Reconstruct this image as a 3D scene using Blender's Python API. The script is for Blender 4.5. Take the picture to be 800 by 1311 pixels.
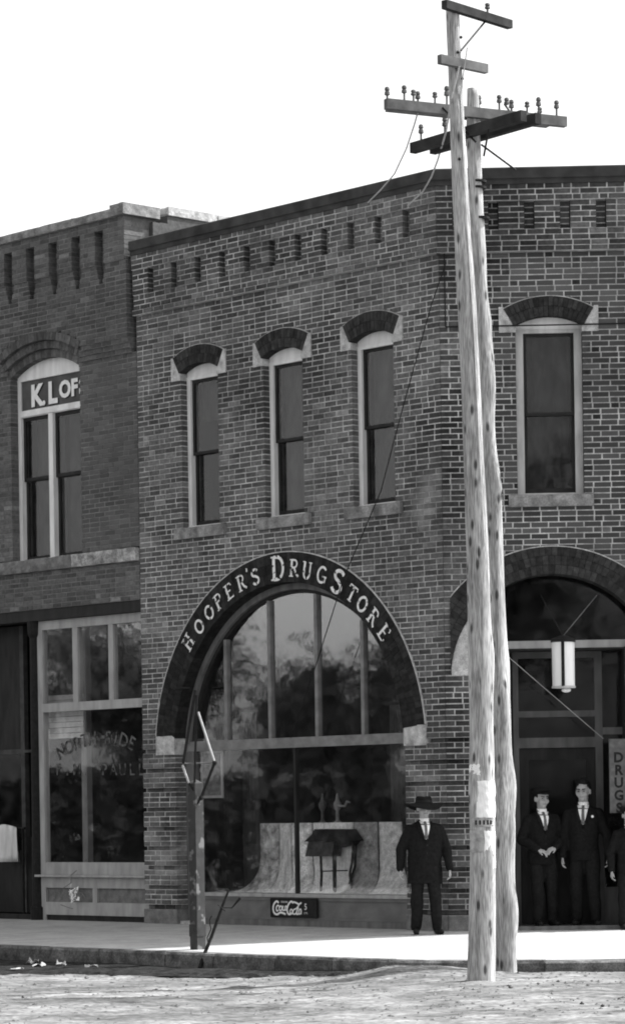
import bpy, bmesh, math, random
from mathutils import Vector, Matrix, noise
from mathutils.bvhtree import BVHTree
random.seed(7)
R_ = math.radians
for o in list(bpy.data.objects): bpy.data.objects.remove(o)
SC = bpy.context.scene
COL = SC.collection

# ---------------------------------------------------------------- camera, sky, sun, exposure
F, CX, HY, ROLL, CH = 3760., 400., 1040., .015, 1.51      # calibrated from the brick courses of the photograph (800x1311 px)
cam = bpy.data.cameras.new('camera'); co = bpy.data.objects.new('camera', cam); COL.objects.link(co)
cam.sensor_fit = 'HORIZONTAL'; cam.sensor_width = 36; cam.lens = F/800*36
cam.shift_y = (HY-655.5)/800
cam.clip_start = .5; cam.clip_end = 3000
co.location = (0, 0, CH); co.rotation_euler = (math.pi/2, ROLL, 0)
SC.camera = co
SC.render.resolution_x = 624; SC.render.resolution_y = 1024
SUN_EL, SUN_BEHIND = 54., 14.
w = bpy.data.worlds.new('World'); SC.world = w; w.use_nodes = True
nt = w.node_tree; nt.nodes.clear()
sky = nt.nodes.new('ShaderNodeTexSky'); sky.sky_type = 'NISHITA'; sky.sun_disc = False
sky.sun_elevation = R_(SUN_EL); sky.sun_rotation = R_(90-SUN_BEHIND); sky.dust_density = 3.0; sky.air_density = 1.2
bw = nt.nodes.new('ShaderNodeRGBToBW'); bg = nt.nodes.new('ShaderNodeBackground'); out = nt.nodes.new('ShaderNodeOutputWorld')
bg.inputs['Strength'].default_value = .14
nt.links.new(sky.outputs[0], bw.inputs[0]); nt.links.new(bw.outputs[0], bg.inputs['Color']); nt.links.new(bg.outputs[0], out.inputs[0])
sl = bpy.data.lights.new('sun', 'SUN'); so = bpy.data.objects.new('sun', sl); COL.objects.link(so)
sl.energy = 3.2; sl.angle = R_(.6); sl.color = (1, 1, 1)
S = Vector((math.cos(R_(SUN_EL))*math.cos(R_(SUN_BEHIND)), math.cos(R_(SUN_EL))*math.sin(R_(SUN_BEHIND)), math.sin(R_(SUN_EL))))
so.rotation_mode = 'QUATERNION'; so.rotation_quaternion = S.to_track_quat('Z', 'Y'); so.location = (20, 20, 40)
SC.view_settings.view_transform = 'Standard'; SC.view_settings.look = 'None'
SC.view_settings.gamma = 1; SC.view_settings.use_curve_mapping = False
SC.view_settings.exposure = 1.38
SC.render.engine = 'CYCLES'
SC.cycles.filter_width = 1.9
SC.cycles.max_bounces = 8; SC.cycles.transparent_max_bounces = 16

# ---------------------------------------------------------------- frames and pixel helpers
C = Vector((1.67, 36.5, 0))
AL, AR = R_(46.8), R_(1.8)
FL = Matrix.Translation(C) @ Matrix.Rotation(-AL, 4, 'Z')            # street facade: x right, y inward, z up
FR = Matrix.Translation(C) @ Matrix.Rotation(-AR, 4, 'Z')            # cut corner with the entrance
CW = 2.72
FT = Matrix.Translation(FR @ Vector((CW, 0, 0))) @ Matrix.Rotation(R_(45)-AR, 4, 'Z')   # the side street
FW = Matrix.Identity(4)

def ray(x, y):
    xp = x-ROLL*(y-HY); yp = y+ROLL*(x-CX)
    return Vector(((xp-CX)/F, 1, (HY-yp)/F))
def onplane(x, y, M, d=0.):
    r = ray(x, y); o = Vector((0, 0, CH)); n = (M.to_3x3() @ Vector((0, 1, 0))); p0 = M @ Vector((0, d, 0))
    P = o + r*((p0-o).dot(n)/r.dot(n)); q = M.inverted() @ P
    return q.x, q.z
def L(x, y, d=0.): return onplane(x, y, FL, d)
def RR(x, y, d=0.): return onplane(x, y, FR, d)
def G(x, y, z):
    r = ray(x, y); return Vector((0, 0, CH)) + r*((z-CH)/r.z)
def AT(x, y, Y): return Vector((0, 0, CH)) + ray(x, y)*Y

# ---------------------------------------------------------------- materials (all grey: the place as the plate shows it)
def mat(name, v, var=.25, scale=8., rough=.85, bump=.15, stretch=(1, 1, 1), tone=False, rnd=0., stain=0., stain_scale=.5, fine=0., spec=.06, metal=0., dist=.02, bloom=0.):
    m = bpy.data.materials.new(name); m.use_nodes = True; t = m.node_tree; N = t.nodes; K = t.links
    b = N['Principled BSDF']; b.inputs['Roughness'].default_value = rough; b.inputs['Metallic'].default_value = metal
    b.inputs['Specular IOR Level'].default_value = spec
    tc = N.new('ShaderNodeTexCoord'); mp = N.new('ShaderNodeMapping'); K.new(tc.outputs['Object'], mp.inputs[0])
    mp.inputs['Scale'].default_value = stretch
    def ns(sc, det, src):
        n = N.new('ShaderNodeTexNoise'); n.inputs['Scale'].default_value = sc; n.inputs['Detail'].default_value = det; K.new(src, n.inputs['Vector']); return n.outputs[0]
    def mr(src, a, bb, lo, hi):
        q = N.new('ShaderNodeMapRange'); q.inputs[1].default_value = a; q.inputs[2].default_value = bb; q.inputs[3].default_value = lo; q.inputs[4].default_value = hi; K.new(src, q.inputs[0]); return q.outputs[0]
    def mul(a, c):
        q = N.new('ShaderNodeMath'); q.operation = 'MULTIPLY'
        if isinstance(a, float): q.inputs[0].default_value = a
        else: K.new(a, q.inputs[0])
        if isinstance(c, float): q.inputs[1].default_value = c
        else: K.new(c, q.inputs[1])
        return q.outputs[0]
    n1 = ns(scale, 8, mp.outputs[0])
    val = mul(float(v), mr(n1, .3, .7, 1-var, 1+var))
    if fine: val = mul(val, mr(ns(scale*7, 4, mp.outputs[0]), .35, .65, 1-fine, 1+fine))
    if stain:
        g = N.new('ShaderNodeNewGeometry')
        val = mul(val, mr(ns(stain_scale, 6, g.outputs['Position']), .35, .68, 1-stain, 1+stain))
    if bloom:
        g = N.new('ShaderNodeNewGeometry'); bl = mr(ns(1.15, 7, g.outputs['Position']), .55, .74, 0., bloom); q = N.new('ShaderNodeMath'); q.operation = 'ADD'; K.new(val, q.inputs[0]); K.new(bl, q.inputs[1]); val = q.outputs[0]
    if tone:
        a = N.new('ShaderNodeAttribute'); a.attribute_name = 'tone'; val = mul(val, a.outputs['Fac'])
    if rnd:
        oi = N.new('ShaderNodeObjectInfo'); val = mul(val, mr(oi.outputs['Random'], 0, 1, 1-rnd, 1+rnd))
    K.new(val, b.inputs['Base Color'])
    if bump:
        bp = N.new('ShaderNodeBump'); bp.inputs['Strength'].default_value = bump; bp.inputs['Distance'].default_value = dist
        K.new(n1, bp.inputs['Height']); K.new(bp.outputs[0], b.inputs['Normal'])
    return m

def glass_mat(name, refl=.12, tint=.75, dirt=.03, wav=.02):
    m = bpy.data.materials.new(name); m.use_nodes = True; t = m.node_tree; N = t.nodes; K = t.links; N.clear()
    o = N.new('ShaderNodeOutputMaterial'); tr = N.new('ShaderNodeBsdfTransparent'); gl = N.new('ShaderNodeBsdfGlossy'); df = N.new('ShaderNodeBsdfDiffuse')
    tr.inputs[0].default_value = (tint, tint, tint, 1); gl.inputs['Roughness'].default_value = .03; gl.inputs[0].default_value = (1, 1, 1, 1)
    lw = N.new('ShaderNodeLayerWeight'); lw.inputs[0].default_value = .35
    mr = N.new('ShaderNodeMapRange'); mr.inputs[1].default_value = 0; mr.inputs[2].default_value = 1; mr.inputs[3].default_value = refl*.55; mr.inputs[4].default_value = min(.9, refl*2.2)
    K.new(lw.outputs['Fresnel'], mr.inputs[0])
    tc = N.new('ShaderNodeTexCoord'); nz = N.new('ShaderNodeTexNoise'); nz.inputs['Scale'].default_value = 2.2; nz.inputs['Detail'].default_value = 3; K.new(tc.outputs['Object'], nz.inputs[0])
    bp = N.new('ShaderNodeBump'); bp.inputs['Strength'].default_value = wav; bp.inputs['Distance'].default_value = .3; K.new(nz.outputs[0], bp.inputs['Height']); K.new(bp.outputs[0], gl.inputs['Normal'])
    n2 = N.new('ShaderNodeTexNoise'); n2.inputs['Scale'].default_value = 5; n2.inputs['Detail'].default_value = 8; K.new(tc.outputs['Object'], n2.inputs[0])
    m2 = N.new('ShaderNodeMapRange'); m2.inputs[1].default_value = .4; m2.inputs[2].default_value = .75; m2.inputs[3].default_value = dirt*.3; m2.inputs[4].default_value = dirt*2.5; K.new(n2.outputs[0], m2.inputs[0])
    df.inputs[0].default_value = (.4, .4, .4, 1)
    x1 = N.new('ShaderNodeMixShader'); K.new(m2.outputs[0], x1.inputs[0]); K.new(tr.outputs[0], x1.inputs[1]); K.new(df.outputs[0], x1.inputs[2])
    x2 = N.new('ShaderNodeMixShader'); K.new(mr.outputs[0], x2.inputs[0]); K.new(x1.outputs[0], x2.inputs[1]); K.new(gl.outputs[0], x2.inputs[2])
    K.new(x2.outputs[0], o.inputs[0])
    return m

def paint_mat(name, v, under, cover=.55, scale=30.):
    """worn paint: flakes of paint over the dark ground"""
    m = mat(name, v, .15, 12, .7, .1); t = m.node_tree; N = t.nodes; K = t.links; b = N['Principled BSDF']
    src = b.inputs['Base Color'].links[0].from_socket
    tc = N.new('ShaderNodeTexCoord'); nz = N.new('ShaderNodeTexNoise'); nz.inputs['Scale'].default_value = scale; nz.inputs['Detail'].default_value = 5; K.new(tc.outputs['Object'], nz.inputs[0])
    r = N.new('ShaderNodeMapRange'); r.inputs[1].default_value = cover; r.inputs[2].default_value = cover+.06; K.new(nz.outputs[0], r.inputs[0])
    mx = N.new('ShaderNodeMix'); mx.data_type = 'FLOAT'; K.new(r.outputs[0], mx.inputs[0]); K.new(src, mx.inputs[2]); mx.inputs[3].default_value = under
    K.new(mx.outputs[0], b.inputs['Base Color'])
    return m

M = {}
M['brick'] = mat('brick', .078, .3, 22, .9, .35, tone=True, stain=.5, stain_scale=.6, fine=.12, bloom=.10)
M['brick1'] = mat('brick_single', .074, .3, 22, .9, .35, rnd=.38, stain=.35, stain_scale=.55, fine=.12)
M['mortar'] = mat('mortar', .41, .3, 9, .95, .4, stain=.3, stain_scale=.8, fine=.15)
M['brickN'] = mat('brick_neighbour', .10, .25, 22, .9, .3, tone=True, stain=.3, stain_scale=.6)
M['brickN1'] = mat('brick_neighbour_single', .10, .25, 22, .9, .3, rnd=.22, stain=.3, stain_scale=.6)
M['mortarN'] = mat('mortar_neighbour', .17, .25, 9, .95, .3, stain=.25, stain_scale=.8)
M['ring'] = mat('arch_brick', .024, .35, 14, .85, .3, tone=True, fine=.2)
M['ringR'] = mat('arch_brick_plain', .034, .35, 14, .85, .3, tone=True, fine=.2)
M['stone'] = mat('pale_stone', .42, .35, 11, .9, .7, fine=.2, dist=.03)
M['sill'] = mat('sill_stone', .22, .45, 7, .9, .6, fine=.2, dist=.03)
M['rock'] = mat('rock_stone', .30, .6, 6, .95, .9, fine=.3, dist=.04)
M['base'] = mat('base_stone', .17, .3, 9, .9, .4, fine=.15)
M['metal'] = mat('cornice_metal', .05, .35, 5, .7, .15, stain=.2)
M['white'] = mat('white_paint', .70, .14, 10, .6, .12, stretch=(1, 1, .25))
M['grey'] = mat('grey_paint', .34, .2, 9, .6, .12, stretch=(1, 1, .25))
M['midwood'] = mat('brown_wood', .14, .3, 9, .65, .15, stretch=(1, 1, .2))
M['dark'] = mat('dark_paint', .028, .3, 10, .5, .1, stretch=(1, 1, .25))
M['iron'] = mat('black_iron', .018, .3, 20, .5, .15)
M['lightiron'] = mat('pale_rod', .42, .15, 20, .5, .1)
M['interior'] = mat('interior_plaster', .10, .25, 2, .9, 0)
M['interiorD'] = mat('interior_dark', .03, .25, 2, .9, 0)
M['blind'] = mat('blind_cloth', .07, .7, 5, .9, .1, stretch=(1, 1, .4))
M['curtain'] = mat('curtain_cloth', .07, .8, 4, .9, .2, stretch=(1, 1, .35))
M['glass'] = glass_mat('window_glass', .10, .98, .008, .004)
M['glassT'] = glass_mat('transom_glass', .2, .95, .05, .004)
M['glassD'] = glass_mat('entrance_glass', .022, .8, .01, .004)
M['glassU'] = glass_mat('upper_window_glass', .026, .8, .015, .006)
M['road'] = mat('dirt_road', .155, .45, 5.5, .95, 1., stretch=(.4, 1, 1), stain=.28, stain_scale=.9, fine=.4, dist=.06)
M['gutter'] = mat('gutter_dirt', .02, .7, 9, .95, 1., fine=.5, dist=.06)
M['walk'] = mat('concrete_walk', .35, .14, 3, .92, .2, stain=.08, stain_scale=.7, fine=.08)
M['kerb'] = mat('kerb_stone', .115, .5, 7, .95, .7, rnd=.2, fine=.3, dist=.04)
M['bark'] = mat('tree_bark', .06, .4, 9, .95, .6, stretch=(1, 1, .2))
M['leaf'] = mat('leaves', .02, .4, 3, .8, 0, tone=True)
M['cloth'] = mat('black_suit', .011, .3, 30, .85, .2)
M['trouser'] = mat('dark_trousers', .013, .3, 30, .85, .2)
M['skin'] = mat('skin', .34, .12, 20, .6, .05)
M['hair'] = mat('dark_hair', .012, .3, 60, .6, .3)
M['shirt'] = mat('white_shirt', .82, .08, 30, .7, .1)
M['tie'] = mat('grey_tie', .12, .3, 30, .7, .1)
M['felt'] = mat('hat_felt', .012, .3, 30, .9, .1)
M['shoe'] = mat('shoe_leather', .014, .3, 20, .4, .05)
M['paper'] = mat('poster_paper', .86, .12, 12, .9, .15)
M['paperG'] = mat('grey_poster_paper', .34, .35, 18, .9, .15)
M['ink'] = mat('ink', .02, .2, 20, .8, 0)
M['paint'] = paint_mat('worn_lettering', .72, .03, .56, 16)
M['letter'] = mat('white_lettering', .78, .08, 20, .7, 0)
M['faint'] = paint_mat('faded_gilt_lettering', .13, .03, .5, 10)

# ---------------------------------------------------------------- mesh builder
ORG = {}
class MB:
    def __init__(self, M=FW): self.v = []; self.f = []; self.t = []; self.M = M
    def add(self, vs, fs, tone=1.):
        n = len(self.v); self.v += [self.M @ Vector(p) for p in vs]
        self.f += [tuple(i+n for i in f) for f in fs]; self.t += [tone]*len(fs); return self
    def box(self, x0, x1, y0, y1, z0, z1, tone=1.):
        if x0 > x1: x0, x1 = x1, x0
        return self.add([(x0,y0,z0),(x1,y0,z0),(x1,y1,z0),(x0,y1,z0),(x0,y0,z1),(x1,y0,z1),(x1,y1,z1),(x0,y1,z1)],
                        [(0,1,5,4),(1,2,6,5),(2,3,7,6),(3,0,4,7),(4,5,6,7),(3,2,1,0)], tone)
    def cbox(self, x0, x1, y0, y1, z0, z1, c=.01, tone=1.):
        """box with a chamfered front"""
        a = [(x0,z0),(x1,z0),(x1,z1),(x0,z1)]; b = [(x0+c,z0+c),(x1-c,z0+c),(x1-c,z1-c),(x0+c,z1-c)]
        vs = [(p[0],y1,p[1]) for p in a]+[(p[0],y0+c,p[1]) for p in a]+[(p[0],y0,p[1]) for p in b]
        fs = [(8,9,10,11),(3,2,1,0)]
        for i in range(4):
            j = (i+1) % 4; fs += [(i,j,4+j,4+i),(4+i,4+j,8+j,8+i)]
        return self.add(vs, fs, tone)
    def prism(self, poly, y0, y1, tone=1.):
        """polygon in (x,z), counter-clockwise seen from the front, from y0 (front) to y1"""
        n = len(poly); vs = [(p[0], y0, p[1]) for p in poly]+[(p[0], y1, p[1]) for p in poly]
        fs = [tuple(range(n)), tuple(range(2*n-1, n-1, -1))]+[(i, n+i, n+(i+1) % n, (i+1) % n) for i in range(n)]
        return self.add(vs, fs, tone)
    def slab(self, poly, z0, z1, tone=1.):
        n = len(poly); vs = [(p[0], p[1], z0) for p in poly]+[(p[0], p[1], z1) for p in poly]
        fs = [tuple(range(n-1, -1, -1)), tuple(range(n, 2*n))]+[(i, (i+1) % n, n+(i+1) % n, n+i) for i in range(n)]
        return self.add(vs, fs, tone)
    def tube(self, pts, rad, n=8, tone=1., jit=0.):
        pts = [Vector(p) for p in pts]
        if not isinstance(rad, (list, tuple)): rad = [rad]*len(pts)
        vs = []; fs = []
        up = None
        for i, p in enumerate(pts):
            d = (pts[min(i+1, len(pts)-1)]-pts[max(i-1, 0)]).normalized()
            if up is None:
                a = Vector((0, 0, 1)) if abs(d.z) < .9 else Vector((1, 0, 0))
            else: a = up
            s = d.cross(a).normalized(); up = s.cross(d).normalized()
            for k in range(n):
                q = 2*math.pi*k/n; r = rad[i]*(1+(random.uniform(-jit, jit) if jit else 0))
                vs.append(p+(s*math.cos(q)+up*math.sin(q))*r)
        for i in range(len(pts)-1):
            for k in range(n):
                a = i*n+k; b = i*n+(k+1) % n; fs.append((a, b, b+n, a+n))
        fs.append(tuple(range(n-1, -1, -1))); fs.append(tuple(range(len(vs)-n, len(vs))))
        return self.add(vs, fs, tone)
    def lathe(self, prof, c=(0, 0, 0), n=20, sx=1., sy=1., tone=1.):
        c = Vector(c); vs = []; fs = []
        for r, z in prof:
            for k in range(n):
                q = 2*math.pi*k/n; vs.append(c+Vector((r*sx*math.cos(q), r*sy*math.sin(q), z)))
        for i in range(len(prof)-1):
            for k in range(n):
                a = i*n+k; b = i*n+(k+1) % n; fs.append((a, b, b+n, a+n))
        fs.append(tuple(range(n-1, -1, -1))); fs.append(tuple(range(len(vs)-n, len(vs))))
        return self.add(vs, fs, tone)
    def ell(self, c, r, n=12, m=8, rot=None):
        vs = []; fs = []; c = Vector(c); Q = rot or Matrix.Identity(3)
        for i in range(m+1):
            th = math.pi*i/m
            for k in range(n):
                q = 2*math.pi*k/n; vs.append(c+Q @ Vector((r[0]*math.sin(th)*math.cos(q), r[1]*math.sin(th)*math.sin(q), -r[2]*math.cos(th))))
        for i in range(m):
            for k in range(n):
                a = i*n+k; b = i*n+(k+1) % n; fs.append((a, b, b+n, a+n))
        return self.add(vs, fs)
    def ribbon(self, pts, wid, y, closed=False):
        """flat stroke in the x,z plane at depth y; wid: number or list"""
        n = len(pts); vs = []; fs = []
        for i in range(n):
            a = pts[(i-1) % n] if (closed or i > 0) else pts[i]; b = pts[(i+1) % n] if (closed or i < n-1) else pts[i]
            dx, dz = b[0]-a[0], b[1]-a[1]; l = math.hypot(dx, dz) or 1; w_ = (wid[i] if isinstance(wid, list) else wid)/2
            nx, nz = -dz/l*w_, dx/l*w_
            vs += [(pts[i][0]+nx, y, pts[i][1]+nz), (pts[i][0]-nx, y, pts[i][1]-nz)]
        for i in range(n if closed else n-1):
            j = (i+1) % n; fs.append((2*i+1, 2*j+1, 2*j, 2*i))
        return self.add(vs, fs)
    def build(self, name, m, parent=None, smooth=False, org=None, kind=None):
        if org is None: org = ORG[parent.name] if parent is not None and parent.name in ORG else Vector((0, 0, 0))
        me = bpy.data.meshes.new(name); me.from_pydata([p-org for p in self.v], [], self.f); me.update()
        a = me.attributes.new('tone', 'FLOAT', 'FACE'); a.data.foreach_set('value', self.t)
        me.materials.append(M[m] if isinstance(m, str) else m)
        if smooth: me.polygons.foreach_set('use_smooth', [True]*len(me.polygons))
        o = bpy.data.objects.new(name, me); COL.objects.link(o)
        if parent is not None: o.parent = parent
        else: o.location = org
        ORG[o.name] = Vector(org)
        if kind: o['kind'] = kind
        return o
def tag(o, label, cat, group=None):
    o['label'] = label; o['category'] = cat
    if group: o['group'] = group
    return o
def thing(name, loc, label, cat, group=None):
    o = bpy.data.objects.new(name, None); o.empty_display_size = .2; COL.objects.link(o); o.location = loc; ORG[o.name] = Vector(loc)
    return tag(o, label, cat, group)

# ---------------------------------------------------------------- ground
OFF = 4.15; RAD = 3.57
ax = FR @ Vector((CW/2, 0, 0)); nR = -(FR.to_3x3() @ Vector((0, 1, 0))); exL = FL.to_3x3() @ Vector((1, 0, 0)); exT = FT.to_3x3() @ Vector((1, 0, 0))
apex = ax+nR*(1.36+OFF*math.sqrt(2))                       # where the two kerb lines would meet
tanL = apex-exL*RAD; tanT = apex+exT*RAD
arc_c = ax+nR*((apex-ax).length-RAD*math.sqrt(2))
kerb_path = []; inner_path = []
for i in range(44): kerb_path.append(tanL-exL*(40*(1-i/44))); 
a0 = math.atan2((tanL-arc_c).y, (tanL-arc_c).x); a1 = math.atan2((tanT-arc_c).y, (tanT-arc_c).x)
if a1 < a0: a1 += 2*math.pi
for i in range(13): q = a0+(a1-a0)*i/12; kerb_path.append(arc_c+Vector((math.cos(q), math.sin(q), 0))*RAD)
for i in range(1, 31): kerb_path.append(tanT+exT*(30*i/30))
KZ = -.085
def near_inner(p):
    """closest point on the building line"""
    best = None
    segs = [(FL @ Vector((-60, 0, 0)), C), (C, FR @ Vector((CW, 0, 0))), (FR @ Vector((CW, 0, 0)), FT @ Vector((60, 0, 0)))]
    for a, b in segs:
        d = b-a; t = max(0, min(1, (p-a).dot(d)/d.dot(d))); q = a+d*t
        if best is None or (q-p).length < (best-p).length: best = q
    return best
def offset_path(d):
    res = []
    for i, p in enumerate(kerb_path):
        t = (kerb_path[min(i+1, len(kerb_path)-1)]-kerb_path[max(i-1, 0)]).normalized(); n = Vector((t.y, -t.x, 0)); res.append(p+n*d)
    return res
def noiz(x, y, s, o=3): return noise.fractal(Vector((x*s, y*s, 3.7)), 1.0, 2.0, o)
kp = [p.copy() for p in kerb_path]
def kerb_dist(x, y):
    """signed distance outside the kerb line"""
    p = Vector((x, y, 0)); best = 1e9; sgn = 1
    for i in range(len(kp)-1):
        a, b = kp[i], kp[i+1]; d = b-a; t = max(0, min(1, (p-a).dot(d)/d.dot(d))); q = a+d*t; l = (p-q).length
        if l < best: best = l; sgn = 1 if (d.y*(p-a).x-d.x*(p-a).y) > 0 else -1
    return best*sgn
def road_z(x, y):
    d = kerb_dist(x, y) if (-14 < x < 16 and 18 < y < 46) else 9
    z = -.275
    g = max(0, min(1, (x+.6)/2.2)); z += .075*g                                   # higher towards the corner
    if d < 2.5: z -= .02*(1-g)*max(0, 1-d/2.5)
    mx, my = .95, 30.55; z += .13*math.exp(-(((x-mx)/.75)**2+((y-my)/.45)**2))    # bank of sand against the kerb
    z += .014*noiz(x, y, 1.3)+.018*noiz(x, y*1.5, 4.5, 5)+.015*noiz(x, y*2.5, .8)
    z += .004*math.sin((y-24)*1.9+.4*math.sin(x*.8))
    return z
xs = [-1200, -400, -120, -60, -30, -16]+[-12+.12*i for i in range(201)]+[14, 20, 30, 60, 120, 400, 1200]
ys = [-1200, -400, -120, -40, -10, 5, 12, 17]+[20+.14*i for i in range(130)]+[40, 45, 60, 120, 400, 1200]
mb = MB(); mb.v = [Vector((x, y, road_z(x, y) if (-12.1 < x < 12.1 and 19 < y < 39) else -.28)) for y in ys for x in xs]
nx = len(xs)
mb.f = [(j*nx+i, j*nx+i+1, (j+1)*nx+i+1, (j+1)*nx+i) for j in range(len(ys)-1) for i in range(nx-1)]; mb.t = [1.]*len(mb.f)
mb.build('road', 'road', smooth=True, kind='structure')
# dark gutter dirt along the left kerb
mb = MB(); gi = offset_path(.0); n0 = None; rows = []
for i, p in enumerate(kerb_path):
    if 14 <= i <= 45:
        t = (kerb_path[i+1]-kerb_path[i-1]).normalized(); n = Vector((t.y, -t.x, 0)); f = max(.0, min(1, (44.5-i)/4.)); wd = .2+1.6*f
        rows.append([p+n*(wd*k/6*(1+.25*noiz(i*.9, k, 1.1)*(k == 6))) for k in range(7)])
vs = []; fs = []
for r_ in rows:
    for k, q in enumerate(r_): vs.append((q.x, q.y, road_z(q.x, q.y)+(.03 if k < 6 else -.01)+.03*abs(noiz(q.x, q.y, 6))))
for i in range(len(rows)-1):
    for k in range(6): a = i*7+k; fs.append((a, a+7, a+8, a+1))
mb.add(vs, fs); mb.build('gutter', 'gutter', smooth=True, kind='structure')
# sidewalk
mb = MB(); vs = []; fs = []; inn = []
for p in offset_path(-.16): 
    q = near_inner(p); inn.append((q+(q-p).normalized()*.4, q, p))
for a, q, p in inn:
    vs += [(a.x, a.y, .0), (q.x, q.y, .0)]
    for k in range(1, 6): s = k/5; m_ = q.lerp(p, s); vs.append((m_.x, m_.y, KZ*s+.004*noiz(m_.x, m_.y, .9)))
    vs.append((p.x, p.y, -.5))
for i in range(len(inn)-1):
    for k in range(7): a = i*8+k; fs.append((a, a+1, a+9, a+8))
mb.add(vs, fs); mb.build('sidewalk', 'walk', smooth=False, kind='structure')
# kerb: a bed with separate stones on it
mb = MB(); vs = []; fs = []
o1, o2 = offset_path(-.14), offset_path(-.02)
for a, b in zip(o1, o2): vs += [(a.x, a.y, -.5), (a.x, a.y, KZ-.03), (b.x, b.y, KZ-.03), (b.x, b.y, -.5)]
for i in range(len(o1)-1):
    for k in range(3): q = i*4+k; fs.append((q, q+1, q+5, q+4))
mb.add(vs, fs); kerb = mb.build('kerb', 'kerb', kind='structure')
# cumulative walk along the kerb, stones about 0.95 m
acc = 0; start = kerb_path[0]; lens = [0]
for i in range(1, len(kerb_path)): lens.append(lens[-1]+(kerb_path[i]-kerb_path[i-1]).length)
def along(s, path):
    for i in range(1, len(path)):
        if lens[i] >= s: return path[i-1].lerp(path[i], (s-lens[i-1])/(lens[i]-lens[i-1]))
    return path[-1].copy()
s = 26.
oi = offset_path(-.158)
while s < 56:
    l = random.uniform(.75, 1.15); a, b = along(s+.006, kerb_path), along(s+l-.006, kerb_path); c, d = along(s+l-.006, oi), along(s+.006, oi)
    mb = MB(); dz = random.uniform(-.008, .006); nn = 5; vs = []; fs = []
    for k in range(nn+1):
        q = k/nn; u = a.lerp(b, q); v_ = d.lerp(c, q); out_ = (u-v_).normalized()
        j = random.uniform(-.012, .01)
        vs += [(v_.x, v_.y, -.45), (v_.x, v_.y, KZ+dz), (u.x-out_.x*(.02-j), u.y-out_.y*(.02-j), KZ+dz+random.uniform(-.006, .002)), (u.x+out_.x*j, u.y+out_.y*j, KZ-.03), (u.x+out_.x*(j+random.uniform(0, .015)), u.y+out_.y*j, -.2), (u.x, u.y, -.45)]
    for k in range(nn):
        for e in range(5): q = k*6+e; fs.append((q, q+6, q+7, q+1))
    fs += [(0, 1, 2, 3, 4, 5), tuple(nn*6+e for e in (5, 4, 3, 2, 1, 0))]
    mb.add(vs, fs); mb.build('kerb_stone', 'kerb', kerb); s += l

# ---------------------------------------------------------------- brickwork
JT = .014
unit = MB(); unit.cbox(-.5, .5, 0, 1, -.5, .5, .03)
UNIT = {}
def unit_mesh(mname):
    if mname not in UNIT:
        me = bpy.data.meshes.new('brick'); me.from_pydata([tuple(p) for p in unit.v], [], unit.f); me.materials.append(M[mname]); UNIT[mname] = me
    return UNIT[mname]
def brick_wall(name, root, FM, rows, spans_fn, mats, want=None, limit=300, core=.32, tones=(.55, 1.5), rng=None, headers=.14):
    """rows: (z0, z1); spans_fn(z0, z1) -> [(x0, x1, proud)]; returns the wall with its bricks as children"""
    rng = rng or random.Random(3)
    wall = MB(FM); rest = MB(FM); single = []
    for k, (za, zb) in enumerate(rows):
        off = (.11 if k % 2 else 0.)+rng.uniform(-.012, .012)
        for (x0, x1, p) in spans_fn(za, zb):
            if x1-x0 < .02: continue
            wall.box(x0+.006, x1-.006, -p, core, za, zb)
            x = math.floor((x0-off)/.2205)*.2205+off
            cuts = [x0]
            while x < x1:
                x += .1105 if rng.random() < headers else .2205
                if x0+.045 < x < x1-.045: cuts.append(x)
            cuts.append(x1)
            for a, b in zip(cuts[:-1], cuts[1:]):
                jh = JT/2 if p > -.05 else .001; e0 = 0 if a == x0 else jh; e1 = 0 if b == x1 else jh
                q = rng.uniform(-.0015, .0015)
                bx0, bx1, bz0, bz1 = a+e0+rng.uniform(0, .003), b-e1-rng.uniform(0, .003), za+(JT/2+q if p > -.05 else .001), zb-(JT/2-q-rng.uniform(-.001, .001) if p > -.05 else .001)
                pr = p+.006+rng.uniform(-.003, .003); dp = .2 if (a == x0 or b == x1) else .09
                tone = rng.uniform(*tones)*(1.0 if rng.random() > .05 or p < -.05 else 1.5)
                if want and want((bx0+bx1)/2, (bz0+bz1)/2, bx1-bx0): single.append((bx0, bx1, pr, dp, bz0, bz1, tone))
                else: rest.cbox(bx0, bx1, -pr, dp, bz0, bz1, .003, tone)
    w_ = wall.build(name, mats[0], root)
    if len(single) > limit:
        rng.shuffle(single); extra = single[limit:]; single = single[:limit]
        for (a, b, pr, dp, c, d, t) in extra: rest.cbox(a, b, -pr, dp, c, d, .003, t)
    org = ORG[root.name]; rot = FM.to_euler()
    for (a, b, pr, dp, c, d, t) in single:
        o = bpy.data.objects.new('brick', unit_mesh(mats[2])); COL.objects.link(o); o.parent = w_
        o.location = FM @ Vector(((a+b)/2, -pr, (c+d)/2))-org; o.rotation_euler = rot; o.scale = (b-a, dp+pr, d-c)
    rest.build('brickwork', mats[1], w_, kind='stuff')
    return w_
def cut(spans, a, b):
    res = []
    for (x0, x1, p) in spans:
        if b <= x0 or a >= x1: res.append((x0, x1, p)); continue
        if a > x0: res.append((x0, a, p))
        if b < x1: res.append((b, x1, p))
    return res
def clip_x(poly, lo, hi):
    for sgn, lim in ((1, lo), (-1, hi)):
        outp = []
        for i in range(len(poly)):
            a, b = poly[i-1], poly[i]; ia, ib = sgn*(a[0]-lim) >= 0, sgn*(b[0]-lim) >= 0
            if ia != ib: t = (lim-a[0])/(b[0]-a[0]); outp.append((lim, a[1]+t*(b[1]-a[1])))
            if ib: outp.append(b)
        poly = outp
        if len(poly) < 3: return []
    return poly
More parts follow.
